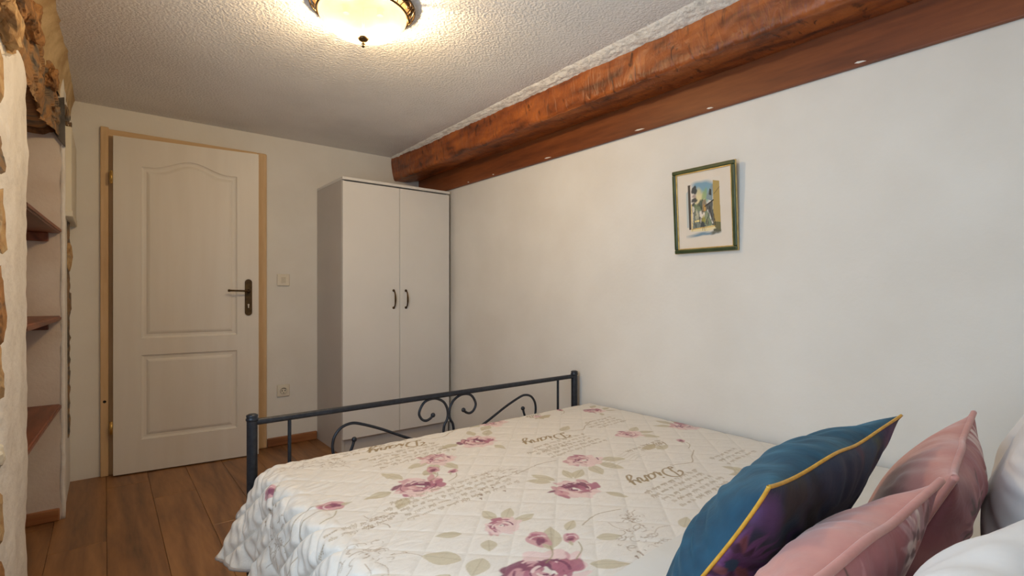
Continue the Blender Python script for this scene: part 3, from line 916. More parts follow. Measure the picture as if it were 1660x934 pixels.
def rose(p, cx, cy, R, seed=0, strong=True):
    r = random.Random(seed)
    n = 11
    tones = [PALE, PINK, ROSE, PALE, PINK, WINE, PALE, ROSE, PALE, PINK, PALE] if strong else [PALE, PALE, PINK, PALE, PALE, PINK, PALE, PALE, ROSE, PALE, PALE]
    for k in range(n):
        a = 2 * PI * k / n * 3 + r.uniform(-.3, .3)
        f = r.uniform(.48, .72)
        p.ell(cx + f * R * math.cos(a), cy + .85 * f * R * math.sin(a), r.uniform(.36, .52) * R, r.uniform(.16, .30) * R, a + r.uniform(.7, 1.9), tones[k], .92, .38, r.uniform(0, 6), 0.004)
    for k in range(11):
        a = 2 * PI * k / 11 * 4 + r.uniform(-.4, .4)
        c = [WINE, ROSE, PALE, WINE, PINK, ROSE, WINE, PALE, ROSE, WINE, PINK][k] if strong else [ROSE, PALE, PINK, PALE, WINE, PALE, PINK, ROSE, PALE, PINK, PALE][k]
        f = r.uniform(.18, .48)
        p.ell(cx + f * R * math.cos(a), cy + .8 * f * R * math.sin(a), r.uniform(.20, .36) * R, r.uniform(.07, .16) * R, a + PI / 2 + r.uniform(-.6, .6), c, .93, .42, r.uniform(0, 6), 0.003)
    for k in range(9):                      # rolled petal edges and dark folds
        a = r.uniform(0, 2 * PI); rr = R * r.uniform(.10, .72)
        arc = [(cx + rr * math.cos(a + t), cy + .8 * rr * math.sin(a + t)) for t in np.linspace(0, r.uniform(.5, 1.4), 9)]
        p.line(arc, R * r.uniform(.015, .04), PALE if k % 2 else WINE, .85)

def bud(p, cx, cy, R, a, seed=0):
    r = random.Random(seed)
    p.ell(cx, cy, R, .72 * R, a, PINK, .95, .12, seed, 0.003)
    p.ell(cx + .2 * R * math.cos(a), cy + .2 * R * math.sin(a), .66 * R, .4 * R, a + .4, ROSE, .9, .2, seed + 1, 0.003)
    p.ell(cx - .25 * R * math.cos(a), cy - .25 * R * math.sin(a), .45 * R, .26 * R, a - .5, WINE, .9, .2, seed + 2, 0.003)
    p.line([(cx + .6 * R * math.cos(a + t), cy + .45 * R * math.sin(a + t)) for t in np.linspace(-1.2, 1.2, 8)], .06 * R, PALE, .8)
    p.leaf(cx - .6 * R * math.cos(a), cy - .6 * R * math.sin(a), cx - 1.5 * R * math.cos(a + .3), cy - 1.5 * R * math.sin(a + .3), .25 * R, LEAF)

def spray(p, cx, cy, R, seed):
    r = random.Random(seed)
    for k in range(5):
        a = r.uniform(0, 2 * PI)
        x0, y0 = cx + .95 * R * math.cos(a), cy + .95 * R * math.sin(a)
        L = R * r.uniform(.7, 1.1)
        b_ = a + r.uniform(-.6, .6)
        p.leaf(x0, y0, x0 + L * math.cos(b_), y0 + L * math.sin(b_), .26 * L, LEAF)

def scribble(p, x, y, xh, nletters, col=INK, w=0.0009, op=0.75, seed=0, ax=(-1, 0), ay=(0, -1)):
    """one run of loose handwriting; returns its length"""
    r = random.Random(seed)
    pts, cx = [], 0.0
    for k in range(nletters):
        up = xh * (1 if r.random() < .72 else 2.1)
        dn = -xh * (0 if r.random() < .85 else 1.0)
        adv = xh * r.uniform(.55, .95)
        pts += [(cx, 0), (cx + adv * .45, up), (cx + adv * .38, up * .6), (cx + adv * .55, dn)]
        cx += adv
    pts.append((cx, xh * .3))
    P2 = sm2([(x + ax[0] * (a + .35 * b_) + ay[0] * b_, y + ax[1] * (a + .35 * b_) + ay[1] * b_) for a, b_ in pts], 3)
    p.line(P2, w, col, op)
    return cx

def script_block(p, x, y, lines, width, xh, gap, seed, op=0.55):
    r = random.Random(seed)
    for i in range(lines):
        c = r.uniform(0, .04)
        k = 0
        while c < width * r.uniform(.85, 1.0):
            c += scribble(p, x - c, y - gap * i - 0.05 * c, xh, r.randint(3, 8), op=op * r.uniform(.6, 1.1), seed=seed * 31 + i * 7 + k) + xh * 1.5
            k += 1

GLY = {'D': ([[(.55, 2.05), (.40, 1.0), (.25, .1), (-.05, .0), (-.2, .25), (.1, .35), (.6, .0), (1.2, .15), (1.65, .9), (1.5, 1.75), (.9, 2.2), (.1, 2.1), (-.4, 1.6), (-.3, 1.2), (.0, 1.3)]], 1.9),
       'i': ([[(0, .4), (.3, 1), (.24, .2), (.45, 0), (.75, .45)], [(.40, 1.50), (.44, 1.56)]], .7),
       'a': ([[(.95, .9), (.55, 1.02), (.12, .6), (.15, .1), (.5, 0), (.85, .5), (.97, 1.0)], [(.97, 1), (.86, .25), (1.05, 0), (1.3, .4)]], 1.25),
       'r': ([[(0, .4), (.26, 1.08), (.36, .85), (.68, .92), (.60, .2), (.80, 0), (1.05, .4)]], 1.0),
       'y': ([[(0, .4), (.2, 1), (.25, .3), (.5, .08), (.8, .45), (.97, 1)], [(.97, 1), (.78, -.3), (.45, -1.0), (.1, -1.0), (.15, -.6), (1.1, .3)]], 1.1)}
def word(p, txt, x, y, xh, slope=0.0, col=INK, w=0.0024, op=0.85):
    c = 0.0
    for ch in txt:
        strokes, adv = GLY[ch]
        for st in strokes:
            P2 = sm2([(x - (c + a * xh * 1.15 + .3 * b_ * xh), y - b_ * xh + slope * (c + a * xh)) for a, b_ in st], 6)
            n = len(P2)
            for i in range(n - 1):
                vert = abs(P2[i + 1][1] - P2[i][1]) / (math.hypot(P2[i + 1][0] - P2[i][0], P2[i + 1][1] - P2[i][1]) + 1e-9)
                p.line(P2[i:i + 2], w * (.45 + .75 * vert), col, op)
        c += adv * xh * 1.15

def sketch(p, cx, cy, R, seed, col=(158, 138, 116)):
    """brown pen drawing of a flower"""
    r = random.Random(seed)
    for q in range(34):
        a, f = r.uniform(0, 2 * PI), r.uniform(.05, 1.0) ** .7
        ox, oy = cx + f * R * math.cos(a), cy + .75 * f * R * math.sin(a)
        rr, t0, sw = R * r.uniform(.06, .24), r.uniform(0, 2 * PI), r.uniform(1.2, 3.6)
        sq = r.uniform(.35, 1)
        p.line([(ox + rr * math.cos(t0 + t * sw), oy + sq * rr * math.sin(t0 + t * sw)) for t in np.linspace(0, 1, 8)], r.uniform(.0006, .0013), col, r.uniform(.35, .85))
    for k in range(4):
        a = r.uniform(0, 2 * PI)
        p.line(sm2([(cx + .6 * R * math.cos(a), cy + .6 * R * math.sin(a)), (cx + R * math.cos(a + .2), cy + R * math.sin(a + .2)), (cx + 1.5 * R * math.cos(a + .1), cy + 1.4 * R * math.sin(a + .1))]), 0.0010, col, .6)

# ------------------------------------------------------------------ bed
bed = thing('bed', 'dark metal double bed frame with scrolled footboard', 'bed', (1.21, 0.95, 0))
FYB, HYB = 1.970, -0.105
def bpart(name, bm, m=M['iron'], smooth=True, parent=None):
    bmesh.ops.translate(bm, verts=bm.verts, vec=(-1.21, -0.95, 0))
    return obj(name, bm, m, parent or bed, smooth)
for (x, y, h) in ((0.404, FYB, 0.632), (2.016, FYB, 0.632), (0.404, HYB, 0.93), (2.016, HYB, 0.93)):
    po = bpart('post', cyl(bmesh.new(), (x, y, 0.0), (x, y, h - 0.004), 0.0175, n=24), smooth=False)
    bm = lathe(bmesh.new(), [(0.0175, -0.018), (0.0205, -0.015), (0.0205, -0.009), (0.0175, -0.006), (0.019, -0.002), (0.019, 0.003), (0.012, 0.007), (0.0, 0.008)], (x, y, h), 24)
    bpart('cap', bm, parent=po)
for y, h in ((FYB, 0.609), (HYB, 0.895)):
    bpart('top_rail', cyl(bmesh.new(), (0.404, y, h), (2.016, y, h), 0.0115, n=16), smooth=False)
    bpart('lower_rail', cyl(bmesh.new(), (0.404, y, 0.30), (2.016, y, 0.30), 0.0115, n=16), smooth=False)
    for x in (0.529, 1.891):
        bpart('upright', cyl(bmesh.new(), (x, y, 0.30), (x, y, h), 0.0065, n=12), smooth=False)
for x in (0.425, 1.995):
    bpart('side_rail', box(bmesh.new(), x - 0.012, x + 0.012, HYB, FYB, 0.20, 0.25, 0.003), smooth=False)
cs = [(1.165, .36), (1.180, .42), (1.187, .469), (1.202, .496), (1.2065, .524), (1.199, .555), (1.178, .582), (1.136, .599), (1.088, .589), (1.062, .548), (1.073, .518), (1.095, .507), (1.117, .514), (1.130, .526)]
ls = [(1.195, .345), (1.08, .412), (0.97, .465), (0.886, .506), (0.807, .538), (0.763, .549), (0.721, .538), (0.694, .506), (0.687, .467), (0.695, .430), (0.720, .412), (0.748, .422), (0.765, .455), (0.773, .483)]
for y, dz in ((FYB, 0.0), (HYB, 0.286)):
    for sgn in (1, -1):
        for path in (cs, ls):
            mx = lambda a: a if sgn > 0 else 2.42 - a
            bm = tube(bmesh.new(), catmull([(mx(a), y, h + dz) for a, h in path], 5), 0.0058, 10)
            ball(bm, (mx(path[-1][0]), y, path[-1][1] + dz), 0.0105)
            bpart('scroll', bm)

mt = obj('mattress', box(bmesh.new(), 0.462, 2.008, -0.07, 1.868, 0.252, 0.455, 0.06, 4), M['sheet'], None, True)
tag(mt, 'white sheeted mattress lying in the metal bed under the printed quilt', 'mattress')

TOP = 0.470
def drape(a, y, lift=0.0, quilt=True):
    """a: length across the bed from the wall edge, y along the bed -> x, y, z arrays"""
    X0, A1, R = 2.035, 1.560, 0.075
    th = np.clip((a - A1) / R, 0, math.radians(76))
    dn = np.maximum(0, a - A1 - R * math.radians(76))
    x = X0 - np.minimum(a, A1) - R * np.sin(th) - dn * math.cos(math.radians(76)) * 0.9
    z = TOP - R * (1 - np.cos(th)) - dn * math.sin(math.radians(76))
    d = np.clip(dn / 0.23, 0, 1.2)
    s = lambda t: t * t * (3 - 2 * t)
    foot = s(np.clip((y - 1.62) / 0.30, 0, 1))
    fold = 0.020 * np.sin(2 * PI * y / 0.245 + 0.9) + 0.010 * np.sin(2 * PI * y / 0.113 + 2.0 + 2 * a)
    x = x + d * (fold - 0.038 * foot)
    # normal of the profile
    nx, nz = -np.sin(th), np.cos(th)
    # soft sag and body under the cover
    z = z + 0.006 * np.sin(2.2 * x + 1.0) * np.cos(2.4 * y) * (1 - np.clip(th, 0, 1))
    # foot end turns down inside the footboard
    f2 = np.clip((y - 1.865) / 0.055, 0, 1.0)
    z = z - (0.052 * (1 - np.sqrt(np.clip(1 - f2 ** 2, 0, 1)))) * (1 - np.clip(d * 2, 0, 1))
    h = np.full_like(x, lift)
    if quilt:
        p, q = (a + y) / 0.139, (a - y) / 0.139
        u = np.abs((p % 1) - .5) * 2; v = np.abs((q % 1) - .5) * 2     # 1 at the stitch lines
        puff = (1 - u ** 6) * (1 - v ** 6)
        side = np.clip(th / 0.8, 0, 1)
        h = h + puff * (0.0024 + 0.0105 * side)
        rip = np.sin(2 * PI * (y * 0.55 + a * 0.35) / 0.023 + 3 * np.sin(9 * a + 2 * np.sin(13 * y)) + 3 * np.sin(17 * y - 6 * a)) * np.sin(13 * a + 9 * y + 2 * np.sin(8 * a)) * np.cos(11 * y - 5 * a)
        far = np.clip((y - 1.0) / 0.7, 0, 1) * np.clip((a - 0.6) / 0.5, 0, 1)
        h = h + rip * 0.0022 * far * (1 - side * .6)
        crk = np.sin(2 * PI * (a * .9 + y * .25) / 0.047 + 4 * np.sin(11 * y + 3 * a)) * np.cos(2 * PI * y / 0.09 + 5 * a)
        h = h + side * 0.0036 * crk * puff
    return x + nx * h, y + 0 * x, z + nz * h

na, ny = 820, 590
a_ = np.concatenate([np.linspace(0, 1.56, 690), np.linspace(1.56, 1.885, na - 690 + 1)[1:]])
y_ = np.linspace(0.66, 1.925, ny)
A, Yg = np.meshgrid(a_, y_, indexing='ij')
x, y, z = drape(A, Yg)
pt = Paint(2.035 - A, Yg, (229, 225, 218))
# main rose clusters: dark rose, paler rose, buds and leaves
for i, (cx, cy, R) in enumerate([(1.161, 1.668, .085), (0.757, 1.403, .088), (1.111, 1.078, .088), (0.730, 0.800, .105), (1.92, 1.74, .06)]):
    spray(pt, cx, cy, R * 1.05, 11 + i)
    rose(pt, cx, cy, R, 5 + i)
for i, (cx, cy, R) in enumerate([(1.383, 1.863, .075), (0.930, 1.585, .07), (1.320, 1.240, .078), (1.703, 1.348, .066), (0.79, 1.027, .058), (2.00, 1.275, .075), (1.683, 0.801, .06), (1.62, 1.82, .03)]):
    for k in range(3):
        a = 2.3 + k * .7 + i
        pt.leaf(cx + .7 * R * math.cos(a), cy + .7 * R * math.sin(a), cx + 1.9 * R * math.cos(a), cy + 1.9 * R * math.sin(a), .34 * R, LEAF)
    rose(pt, cx, cy, R, 40 + i, False)
for i, (cx, cy, R, a) in enumerate([(0.815, 0.915, .040, 1.2), (0.880, 0.872, .026, .6), (0.86, 1.50, .030, 1.0), (0.905, 1.445, .020, .4), (0.497, 1.431, .038, 2.7), (1.80, 1.86, .022, 1.), (1.79, 1.16, .022, .5), (0.40, 1.72, .03, 2.)]):
    bud(pt, cx, cy, R, a, 60 + i)
    pt.line(sm2([(cx, cy - R), (cx - .02, cy - R - .03), (cx - .06, cy - R - .05)]), .0014, (160, 148, 112), .8)
for (x0, y0, x1, y1, w_) in [(0.93, .835, 0.985, .80, .018), (0.90, .905, .955, .935, .016), (0.62, .955, .56, 1.03, .034), (.66, .93, .60, .885, .03), (.57, .92, .50, .90, .03),
                             (0.69, 1.06, .63, 1.09, .02), (.72, .99, .69, .945, .022), (1.62, 1.15, 1.70, 1.16, .022), (1.52, 1.56, 1.60, 1.60, .024), (1.60, .80, 1.66, .87, .022), (1.14, .73, 1.20, .76, .02)]:
    pt.leaf(x0, y0, x1, y1, w_, LEAF)
# the word Diary, read from the foot of the bed, with a pen line and fine handwriting
for (dx, dy) in ((1.500, 1.540), (1.490, 1.010), (0.985, 1.835)):
    word(pt, 'Diary', dx, dy, 0.031, 0.03, w=0.0036)
    pt.line(sm2([(dx + .02, dy + .01), (dx + .10, dy - .02), (dx + .16, dy + .015), (dx + .23, dy + .05)]), .0016, INK, .8)
    script_block(pt, dx + .07, dy - .065, 5, .33, .0068, .030, int(dx * 100 + dy * 7))
for (bx0, by0, n_, wd_) in ((1.02, 1.36, 5, .42), (1.75, 1.22, 2, .22), (1.90, 0.98, 3, .22), (1.90, 1.60, 4, .22), (0.97, 1.93, 4, .34), (0.60, 1.28, 2, .2), (1.45, 1.42, 1, .2)):
    script_block(pt, bx0, by0, n_, wd_, .0068, .030, int(bx0 * 91 + by0 * 13), .5)
for (sx, sy) in ((1.66, 1.86), (1.72, 1.20)):
    scribble(pt, sx, sy, .017, 7, w=.0017, op=.8, seed=int(sx * 50))
for k in range(5):        # wavy postmark lines with an oval stamp
    for (ox, oy) in ((1.60, 1.90), (1.53, 1.20)):
        pt.line([(ox - t, oy - .016 * k + .006 * math.sin(t * 60)) for t in np.linspace(0, .20, 26)], .0008, (176, 164, 138), .6)
for (ox, oy) in ((1.64, 1.80), (1.62, 1.185)):
    pt.ell(ox, oy, .042, .020, .2, (188, 174, 140), .85, .15, 1)
for i, (cx, cy, R) in enumerate([(0.476, 1.118, .085), (0.52, 1.84, .075), (1.013, 0.765, .075), (1.02, 1.33, .06), (0.33, 1.55, .06), (0.62, 1.76, .05), (0.40, 0.93, .07), (0.56, 1.26, .04), (1.08, .85, .035), (1.45, .70, .05)]):
    sketch(pt, cx, cy, R, 80 + i)
for i, (cx, cy) in enumerate([(0.93, 0.70), (0.36, 1.06), (0.38, 1.66), (0.90, 1.24)]):    # rubbed stamp marks
    r = random.Random(500 + i)
    for k in range(7):
        scribble(pt, cx + r.uniform(-.05, .05), cy + r.uniform(-.035, .035), .010, 1, (150, 128, 108), .0013, .8, i * 9 + k)
for k, pts_ in enumerate([[(0.50, 1.43), (.44, 1.46), (.37, 1.44), (.31, 1.48)], [(0.51, 1.40), (.43, 1.41), (.36, 1.37), (.28, 1.39)], [(1.24, 1.30), (1.15, 1.31), (1.05, 1.285)], [(1.10, .90), (1.02, .92), (.95, .90)]]):
    pt.line(sm2(pts_), .0016, (158, 142, 112), .75)
# thread along the diamond stitching
p_, q_ = (A + Yg) / 0.139, (A - Yg) / 0.139
st = np.maximum(np.abs((p_ % 1) - .5) * 2, np.abs((q_ % 1) - .5) * 2)
al = (np.clip((st - 0.975) / 0.02, 0, 1) * 0.22)[..., None]
pt.C = pt.C * (1 - al) + np.array(lin((176, 170, 160))) * al
cov = grid_obj('quilt', np.stack([x, y, z], -1), M['coverlet'], None, True, pt.C)
tag(cov, 'cream diamond quilted bedspread printed with roses and handwriting on the bed', 'bedspread')
hx_, hy_, hz_ = drape(np.full(160, 1.885), np.linspace(0.66, 1.925, 160))
obj('hem', tube(bmesh.new(), list(zip(hx_, hy_, hz_)), 0.0055, 8), M['hem'], cov, True)
aa = np.linspace(1.60, 1.885, 40)
ex, ey, ez = drape(aa, np.full(40, 1.925))
obj('hem', tube(bmesh.new(), list(zip(ex, ey, ez)), 0.0045, 8), M['hem'], cov, True)

# turned-back white top sheet
aS = np.linspace(0.0, 1.80, 150); yS = np.linspace(-0.02, 1, 60)
P = np.zeros((150, 60, 3))
for j, t in enumerate(np.linspace(0, 1, 60)):
    edge = 0.700 + 0.012 * np.sin(3.0 * aS + .5) + 0.006 * np.sin(9 * aS)
    yy = 0.02 + (edge - 0.02) * t
    lift = 0.0095 + 0.003 * np.sin(7 * aS + 9 * yy) + 0.0025 * np.sin(15 * aS - 22 * yy)
    lift = lift + 0.004 + 0.011 * np.clip((aS - 1.52) / 0.1, 0, 1)
    xs_, ys2, zs_ = drape(aS, yy, 0.0, False)
    th = np.clip((aS - 1.56) / 0.075, 0, 1.33)
    P[:, j] = np.stack([xs_ - np.sin(th) * lift, ys2, zs_ + np.cos(th) * lift], -1)
ts = grid_obj('top_sheet', P, M['sheet'], None, True)
tag(ts, 'plain white top sheet turned back over the bedspread below the pillows', 'sheet')

# ------------------------------------------------------------------ cushions and pillows
def cushion_grid(W, H, T, sign, n=70, conc=0.05, wr=0.004, seed=0, power=0.55, ear=0.0):
    g = np.linspace(-1, 1, n)
    g = np.sign(g) * (1 - (1 - np.abs(g)) ** 1.35)
    Sg, Tg = np.meshgrid(g, g, indexing='ij')
    x = W / 2 * Sg * (1 - conc * (1 - Tg ** 2) * Sg ** 2 + ear * (np.abs(Sg * Tg)) ** 10)
    z = H / 2 * Tg * (1 - conc * (1 - Sg ** 2) * Tg ** 2 + ear * (np.abs(Sg * Tg)) ** 10)
    prof = np.clip((1 - Sg ** 2) * (1 - Tg ** 2), 0, 1) ** power
    e = 1 - prof
    ang = np.arctan2(Tg, Sg)
    nz = np.array([[noise.noise((Sg[i, j] * 2.2 + seed, Tg[i, j] * 2.2, seed)) for j in range(n)] for i in range(n)])
    wrk = (np.sin(ang * 17 + 5 * nz + seed) * .6 + np.sin(ang * 31 + seed * 2) * .4) * prof * e * 4
    x = x + 0.006 * e * np.sin(ang * 5 + 1.3 * seed * 0 + 1) * (np.abs(Sg) > np.abs(Tg)); z = z + 0.006 * e * np.sin(ang * 7 + 2) * (np.abs(Tg) >= np.abs(Sg))
    y = sign * (T * prof * (1 + 0.10 * nz) + wr * wrk * (prof > 0))
    return x, y, z, Sg, Tg

def place(o, top, lean, yaw=0.0, roll=0.0, H=0.42):
    """top = middle of the top edge in the room; the cushion leans back towards the head of the bed"""
    R3 = (Matrix.Rotation(yaw, 3, 'Z') @ Matrix.Rotation(lean, 3, 'X') @ Matrix.Rotation(roll, 3, 'Y'))
    c = Vector(top) - R3 @ Vector((0, 0, H / 2))
    o.location = c
    o.rotation_euler = R3.to_euler()

def rim_path(x, y, z, inset=0):
    n = x.shape[0]
    idx = [(0, j) for j in range(n)] + [(i, n - 1) for i in range(1, n)] + [(n - 1, j) for j in range(n - 2, -1, -1)] + [(i, 0) for i in range(n - 2, 0, -1)]
    return [(x[i, j], 0.0, z[i, j]) for i, j in idx]

def dahlia(p, cx, cy, R, seed, cols):
    r = random.Random(seed)
    for ring, (f, n) in enumerate(((1.0, 15), (.78, 13), (.55, 11), (.34, 8))):
        for k in range(n):
            a = 2 * PI * k / n + ring * .3 + r.uniform(-.08, .08)
            c = cols[r.randrange(len(cols))]
            p.leaf(cx + .12 * R * math.cos(a), cy + .12 * R * math.sin(a), cx + f * R * math.cos(a), cy + f * R * math.sin(a), .10 * R, c, .9)

# teal cushion with gold piping
W_, H_ = 0.55, 0.385
cu = thing('blue_cushion', 'teal velvet cushion with gold piping and dark floral back', 'cushion')
x, y, z, sg, tg = cushion_grid(W_, H_, 0.095, 1, 80, .05, .005, 1, .5, .03)
grid_obj('velvet_front', np.stack([x, y, z], -1), M['teal'], cu)
x, y, z, sg, tg = cushion_grid(W_, H_, 0.055, -1, 150, .05, .003, 2, .5, .03)
p = Paint(x, z, (34, 46, 72)); p.aa = 0.003
r = random.Random(3)
for k in range(46):
    c = [(64, 34, 78), (36, 70, 92), (88, 48, 62), (50, 42, 34), (22, 22, 30), (96, 70, 120), (66, 76, 52), (30, 54, 80)][k % 8]
    p.ell(r.uniform(-.28, .28), r.uniform(-.2, .2), r.uniform(.02, .06), r.uniform(.012, .035), r.uniform(0, 3), c, .75, .3, k, 0.02)
for k in range(7):
    dahlia(p, r.uniform(-.25, .25), r.uniform(-.17, .17), r.uniform(.04, .085), 30 + k, [(84, 44, 96), (110, 70, 120), (60, 30, 60), (120, 70, 74)] if k % 2 else [(40, 84, 106), (70, 60, 96), (110, 84, 72)])
grid_obj('floral_back', np.stack([x, y, z], -1), M['blueprint'], cu, True, p.C)
xe, ye, ze, _, _ = cushion_grid(W_, H_, 0.05, 1, 60, .05, 0, 1, .5, .03)
obj('piping', tube(bmesh.new(), rim_path(xe, ye, ze), 0.0027, 8, True), M['gold'], cu, True)
place(cu, (0.938, 0.304, 0.815), math.radians(31.7), 0.01, 0.0, H_)

def pink_cushion(label, top, lean, yaw, roll, seed, W=0.47, H=0.345, TB=0.050):
    c = thing('pink_cushion', label, 'cushion', group='pink printed cushions on the bed')
    x, y, z, sg, tg = cushion_grid(W, H, 0.075, 1, 70, .05, .0022, seed, .5, .03)
    grid_obj('velvet_front', np.stack([x, y, z], -1), M['pink'], c)
    x, y, z, sg, tg = cushion_grid(W, H, TB, -1, 150, .05, .0025, seed + 1, .5, .03)
    p = Paint(x, z, (164, 100, 104)); p.aa = 0.003
    r = random.Random(seed)
    for k in range(30):
        cc = [(128, 72, 84), (178, 116, 112), (146, 86, 96), (116, 66, 76), (186, 128, 122)][k % 5]
        p.ell(r.uniform(-.24, .24), r.uniform(-.2, .2), r.uniform(.02, .07), r.uniform(.015, .04), r.uniform(0, 3), cc, .6, .3, k, 0.03)
    for k, (cx, cy, R) in enumerate([(.13, .12, .085), (-.10, .09, .08), (.02, -.05, .09), (.16, -.09, .07), (-.16, -.10, .08)]):
        dahlia(p, cx, cy, R, seed + k, [(226, 200, 196), (186, 146, 150), (120, 80, 84), (236, 216, 212)] if k % 2 == 0 else [(150, 90, 100), (196, 140, 140), (104, 72, 66)])
    grid_obj('printed_back', np.stack([x, y, z], -1), M['pinkprint'], c, True, p.C)
    xe, ye, ze, _, _ = cushion_grid(W, H, 0.05, 1, 60, .05, 0, 1, .5, .03)
    obj('seam', tube(bmesh.new(), rim_path(xe, ye, ze), 0.0055, 8, True), M['pink'], c, True)
    place(c, top, lean, yaw, roll, H)
pink_cushion('dusty pink velvet cushion with printed back between the teal cushion and front white pillow', (0.752, 0.207, 0.770), math.radians(27), -0.03, 0.0, 5)
pink_cushion('dusty pink velvet cushion standing against the wall-side white pillow', (1.280, 0.218, 0.780), math.radians(24), 0.13, -0.02, 9, 0.50, 0.365, 0.080)

def white_pillow(label, top, lean, yaw, roll, seed, W=0.66, H=0.37, T=0.085, spot=False):
    c = thing('white_pillow', label, 'pillow', group='white sleeping pillows')
    x, y, z, sg, tg = cushion_grid(W, H, T, 1, 70, .03, .004, seed, .42)
    grid_obj('pillow_front', np.stack([x, y, z], -1), M['white_cloth'], c)
    x, y, z, sg, tg = cushion_grid(W, H, T, -1, 110, .03, .004, seed + 1, .42)
    p = Paint(x, z, (226, 225, 224)); p.aa = 0.006
    if spot:
        p.ell(-.03, .12, .05, .035, .2, (232, 204, 156), .9, .2, 1, 0.02)
        p.ell(.12, -.02, .06, .04, 1., (232, 204, 156), .9, .2, 2, 0.02)
    grid_obj('pillow_back', np.stack([x, y, z], -1), M['whiteprint'], c, True, p.C)
    place(c, top, lean, yaw, roll, H)
white_pillow('plump white pillow with a pale yellow print beside the printed pink cushion', (0.572, 0.062, 0.800), math.radians(24), 0.0, 0.0, 21, spot=True)
white_pillow('plain white pillow leaning in the corner by the wall', (1.545, 0.045, 0.870), math.radians(20), 0.03, 0.0, 25, T=0.10)

# soft things give way: flatten cushions where they rest on the bed and where they press on each other
bpy.context.view_layer.update()
def soft(root, fn):
    for o in root.children:
        me = o.data
        n = len(me.vertices)
        co = np.empty(n * 3, dtype=np.float32); me.vertices.foreach_get('co', co)
        mw = np.array(o.matrix_world); co = co.reshape(-1, 3)
        wco = co @ mw[:3, :3].T + mw[:3, 3]
        wco = fn(wco)
        mi = np.linalg.inv(mw)
        co = wco @ mi[:3, :3].T + mi[:3, 3]
        me.vertices.foreach_set('co', np.ascontiguousarray(co.reshape(-1), dtype=np.float32)); me.update()
def rest(w, z0=0.4945):
    low = w[:, 2] < z0
    w[low, 2] = z0 + 0.03 * 0.06 * (1 + np.clip((w[low, 2] - z0) / 0.06, -1, 0))
    return w
def verts_world(root):
    out = []
    for o in root.children:
        co = np.empty(len(o.data.vertices) * 3, dtype=np.float32); o.data.vertices.foreach_get('co', co)
        mw = np.array(o.matrix_world); out.append(co.reshape(-1, 3) @ mw[:3, :3].T + mw[:3, 3])
    return np.concatenate(out)
def press(front, behind, ang, yaw=0.0):
    nrm = np.array([-math.sin(yaw) * math.cos(ang), math.cos(yaw) * math.cos(ang), math.sin(ang)])
    A, B = verts_world(front), verts_world(behind)
    x0, x1 = max(A[:, 0].min(), B[:, 0].min()) - .03, min(A[:, 0].max(), B[:, 0].max()) + .03
    A, B = A[(A[:, 0] > x0) & (A[:, 0] < x1)], B[(B[:, 0] > x0) & (B[:, 0] < x1)]
    a, b_ = (A @ nrm).min(), (B @ nrm).max()
    if a > b_: return
    c = (a + b_) / 2
    def side(sg):
        def fn(w):
            d = (w @ nrm - c) * sg
            k = (d < 0.002) & (w[:, 0] > x0) & (w[:, 0] < x1)
            w[k] += np.outer((0.002 - 0.0015 * np.clip(-d[k] / 0.08, 0, 1) - d[k]) * sg, nrm)
            return w
        return fn
    soft(front, side(1)); soft(behind, side(-1))
O = bpy.data.objects
for nm in ('blue_cushion', 'pink_cushion', 'pink_cushion.001', 'white_pillow', 'white_pillow.001'):
    soft(O[nm], rest)
press(O['blue_cushion'], O['pink_cushion'], math.radians(29))
press(O['pink_cushion.001'], O['white_pillow.001'], math.radians(22), 0.08)

# ------------------------------------------------------------------ framed picture
pw, ph = 0.295, 0.372
pic = thing('framed_picture', 'small watercolour of an old street in a green and gilt frame', 'picture', (2.0565, 1.2065, 1.245), (0, 0, 0))
lean = math.atan2(0.024, ph)
Rm = Matrix.Rotation(-lean, 4, 'Y')
pic.rotation_euler = Rm.to_euler()
def pbox(name, y0, y1, z0, z1, d0, d1, m, bev=0.002, parent=None):
    return obj(name, box(bmesh.new(), -d1, -d0, y0, y1, z0, z1, bev, 2), m, parent or pic)
fw = 0.017
pbox('backing', -pw / 2 + .004, pw / 2 - .004, .004, ph - .004, 0.0, 0.006, M['mount'])
for (y0, y1, z0, z1) in ((-pw / 2, pw / 2, 0, fw), (-pw / 2, pw / 2, ph - fw, ph), (-pw / 2, -pw / 2 + fw, fw, ph - fw), (pw / 2 - fw, pw / 2, fw, ph - fw)):
    fr = pbox('frame_side', y0, y1, z0, z1, 0.0, 0.018, M['frame_green'], 0.004)
for (y0, y1, z0, z1) in ((-pw / 2 + fw - .001, pw / 2 - fw + .001, fw - .001, fw + .004), (-pw / 2 + fw - .001, pw / 2 - fw + .001, ph - fw - .004, ph - fw + .001),
                         (-pw / 2 + fw - .001, -pw / 2 + fw + .004, fw, ph - fw), (pw / 2 - fw - .004, pw / 2 - fw + .001, fw, ph - fw)):
    pbox('gilt_slip', y0, y1, z0, z1, 0.005, 0.0135, M['frame_gold'], 0.001)
for (y0, y1, z0, z1) in ((-pw / 2 - .0012, pw / 2 + .0012, -.0012, .002), (-pw / 2 - .0012, pw / 2 + .0012, ph - .002, ph + .0012), (-pw / 2 - .0012, -pw / 2 + .002, 0, ph), (pw / 2 - .002, pw / 2 + .0012, 0, ph)):
    pbox('gilt_edge', y0, y1, z0, z1, 0.001, 0.012, M['frame_gold'], 0.0006)
pbox('mount', -pw / 2 + fw, pw / 2 - fw, fw, ph - fw, 0.005, 0.0075, M['mount'], 0)
